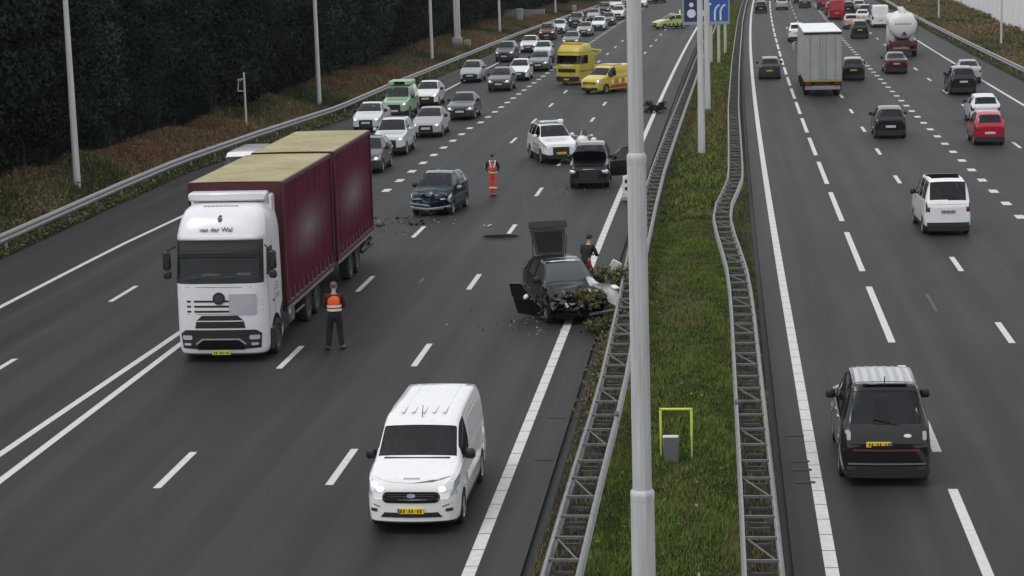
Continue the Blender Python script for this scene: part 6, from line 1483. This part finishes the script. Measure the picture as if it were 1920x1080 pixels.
mb = MB(); mb.cbox((0, 0, 4), (.62, .62, 8), .06); mb.build('column', POLEL, t); mb = MB(); mb.cbox((0, 0, .7), (.95, .95, 1.5), .05); mb.build('plinth', mat('plinth_grey', (.36, .36, .37), .7), t); mb = MB(); mb.cbox((1.0, 0, .6), (.7, .5, 1.2), .04); mb.build('cabinet', mat('cabinet_grey', (.26, .27, .28), .6), t)
mb = MB(); mb.cbox((4.0, 0, 7.9), (8.5, .8, .7), .05); mb.build('gantry_arm', POLEL, t)
t = thing('camera_post', 'slim post with a small bracket box at its top in front of the wood', 'post', (-28.9, 120.6, -.1))
mb = MB(); mb.tube((0, 0, 0), (0, 0, 3.85), .075, .06, 8); mb.build('post', POLEL, t); mb = MB(); mb.path([(0, 0, 3.5), (-.34, 0, 3.42), (-.42, 0, 2.75), (0, 0, 2.72)], .03, 6); mb.build('bracket', POLEL, t); mb = MB(); mb.cbox((-.30, 0, 3.4), (.24, .2, .16), .03); mb.build('sensor', mat('cabinet_grey', (.26, .27, .28), .6), t)

# ------------------------------------------------------------------ blue direction sign on two legs
def sign():
    t = thing('road_sign', 'blue direction sign with white arrows and symbols on pale legs over the grass strip', 'road sign', (-1.52, 180.2, 0))
    W, zb, H = 4.15, 3.35, 3.4
    mb = MB(); mb.cbox((0, 0, zb + H / 2), (W, .10, H), .03); mb.build('sign_frame', mat('sign_frame_grey', (.26, .31, .34), .5), t)
    BL, NV = mat('sign_blue', (.025, .08, .33), .45), mat('sign_navy', (.022, .024, .095), .45); WH = mat('sign_white', (.62, .66, .78), .5)
    mb = MB(); mb.box((-1.05, -.056, zb + .30 + (H - .4) / 2), (1.74, .012, H - .42)); mb.build('dark_panel', NV, t, 0)
    mb = MB(); mb.box((.92, -.056, zb + .30 + (H - .4) / 2), (2.02, .012, H - .42)); mb.build('blue_panel', BL, t, 0)
    def disc(x, z, r): mb = MB(); mb.lathe([(0, r), (-.012, r), (-.012, .001)], 'y', (x, -.062, z), 20); mb.build('symbol', WH, t, 30)
    disc(-1.28, zb + 1.02, .38); disc(-1.28, zb + 1.78, .20); disc(-.40, zb + 1.02, .30)
    def stroke(pts, w=.17):
        mb = MB()
        for a, b in zip(pts[:-1], pts[1:]):
            d = (Vector((b[0], 0, b[1])) - Vector((a[0], 0, a[1]))); L = d.length; an = math.atan2(d.z, d.x); T = Matrix.Translation(((a[0] + b[0]) / 2, -.066, (a[1] + b[1]) / 2)) @ Matrix.Rotation(-an, 4, 'Y'); mb.box((0, 0, 0), (L + .04, .012, w), 0, T)
        mb.build('arrow', WH, t, 0)
    stroke([(.22, zb + .40), (.22, zb + 1.7)]); stroke([(.0, zb + 1.82), (.44, zb + 1.82)], .2)
    for x in (.82, 1.32): stroke([(x - .05, zb + .40), (x - .05, zb + 1.15), (x + .05, zb + 1.45), (x + .22, zb + 1.66), (x + .36, zb + 1.72)])
    for x in (.42, 1.08): mb = MB(); mb.tube((x, .12, -.2), (x, .12, zb + H), .13, n=10); mb.build('leg', mat('leg_cream', (.48, .47, .42), .6), t)
    mb = MB(); 
    for z in (zb + .5, zb + 2.6): mb.box((0, .07, z), (W * .9, .05, .1))
    mb.build('rail', POLEL, t, 0)
sign()
t = thing('post', 'pale cream post standing behind the right leg of the blue sign', 'post', (.15, 194.4, -.1)); mb = MB(); mb.tube((0, 0, 0), (0, 0, 7), .14, .12, 10); mb.build('shaft', mat('leg_cream', (.48, .47, .42), .6), t); mb = MB(); mb.cbox((0, 0, 7.05), (.3, .3, .1), .03); mb.build('cap', mat('leg_cream', (.48, .47, .42), .6), t)

# yellow-green hoop guarding a small grey cabinet on the grass
t = thing('hoop_guard', 'yellow-green square hoop standing on the grass around a small grey box', 'hoop', (-1.12, 43.0, 0))
YG = mat('hoop_yellow_green', (.52, .62, .10), .5)
mb = MB(); mb.cbox((-.33, 0, .53), (.05, .05, 1.14), .012); mb.build('leg', YG, t); mb = MB(); mb.cbox((.34, 0, .52), (.05, .05, 1.12), .012); mb.build('leg', YG, t); mb = MB(); mb.cbox((0.005, 0, 1.07), (.72, .05, .05), .012); mb.build('crossbar', YG, t)
t = thing('cabinet', 'small grey cabinet with a white lid edge on the grass inside the hoop', 'cabinet', (-1.22, 42.75, 0))
mb = MB(); mb.cbox((0, 0, .25), (.34, .3, .56), .02); mb.build('box', mat('cabinet_grey_dark', (.12, .12, .13), .6), t); mb = MB(); mb.cbox((-.01, -.12, .545), (.34, .08, .05), .01); mb.build('lid', mat('lid_white', (.66, .66, .66), .5), t)

# pale low wall and cabinets where the wood opens far left
t = thing('wall', 'low pale concrete wall between the far wood and the guard rail', 'wall', (-31.0, 284, -.1), -.2)
for i in range(7): mb = MB(); mb.cbox((-3.6 + i * 1.55, 0, .85), (1.5, .22, 1.7 + .12 * math.sin(i * 2)), .03); mb.build('wall_panel', mat('wall_concrete', (.27, .28, .27), .85, noise=.15, nscale=2), t)
t = thing('cabinet', 'tall pale roadside cabinet in front of the low concrete wall', 'cabinet', (-26.9, 270, -.1)); mb = MB(); mb.cbox((0, 0, 1.1), (.75, .5, 2.1), .04); mb.build('box', mat('cabinet_pale', (.34, .35, .34), .6), t); mb = MB(); mb.cbox((0, 0, 2.2), (.85, .6, .1), .02); mb.build('lid', POLEL, t)
t = thing('cabinet', 'small pale roadside cabinet beside the guard rail far up the verge', 'cabinet', (-22.0, 302, -.1)); mb = MB(); mb.cbox((0, 0, .7), (.6, .5, 1.4), .04); mb.build('box', mat('cabinet_pale', (.34, .35, .34), .6), t); mb = MB(); mb.cbox((0, 0, 1.44), (.7, .6, .08), .02); mb.build('lid', POLEL, t)

# pale hall behind the right embankment
t = thing('hall', 'long pale ribbed hall wall behind the scrub of the right embankment', 'building', (0, 0, 0))
HALL = [(170, 30.0), (212, 30.6), (330, 35.0), (470, 43)]
HM = mat('hall_panel_pale', (.78, .78, .80), .6, noise=.07, nscale=.8)
pm = None
for i in range(48):
    y = 176 + i * 6; x = itp(HALL, y); x2 = itp(HALL, y + 6); an = math.atan2(x2 - x, 6)
    if pm is None:
        mb = MB(); N = 24; lo = []
        for k in range(N + 1): u = 5.94 * k / N; lo.append([(.05 * (1 if (k % 4) in (1, 2) else 0), u, z) for z in (0, 10.5)])
        mb.loft(lo, False); mb.box((.25, 2.97, 5.25), (.3, 5.94, 10.5)); pm = mb.mesh('wall_panel', HM, 20)
    part('wall_panel', pm, t, (x, y, -.1), (0, 0, -an))
mb = MB()
for i in range(24):
    y = 176 + i * 12; x = itp(HALL, y); x2 = itp(HALL, y + 12)
    mb.add([(x - .1, y, 10.4), (x + 18, y, 11.5), (x2 + 18, y + 12, 11.5), (x2 - .1, y + 12, 10.4)], [(0, 1, 2, 3)])
mb.build('roof', mat('hall_roof_grey', (.3, .3, .31), .6), t, 0)
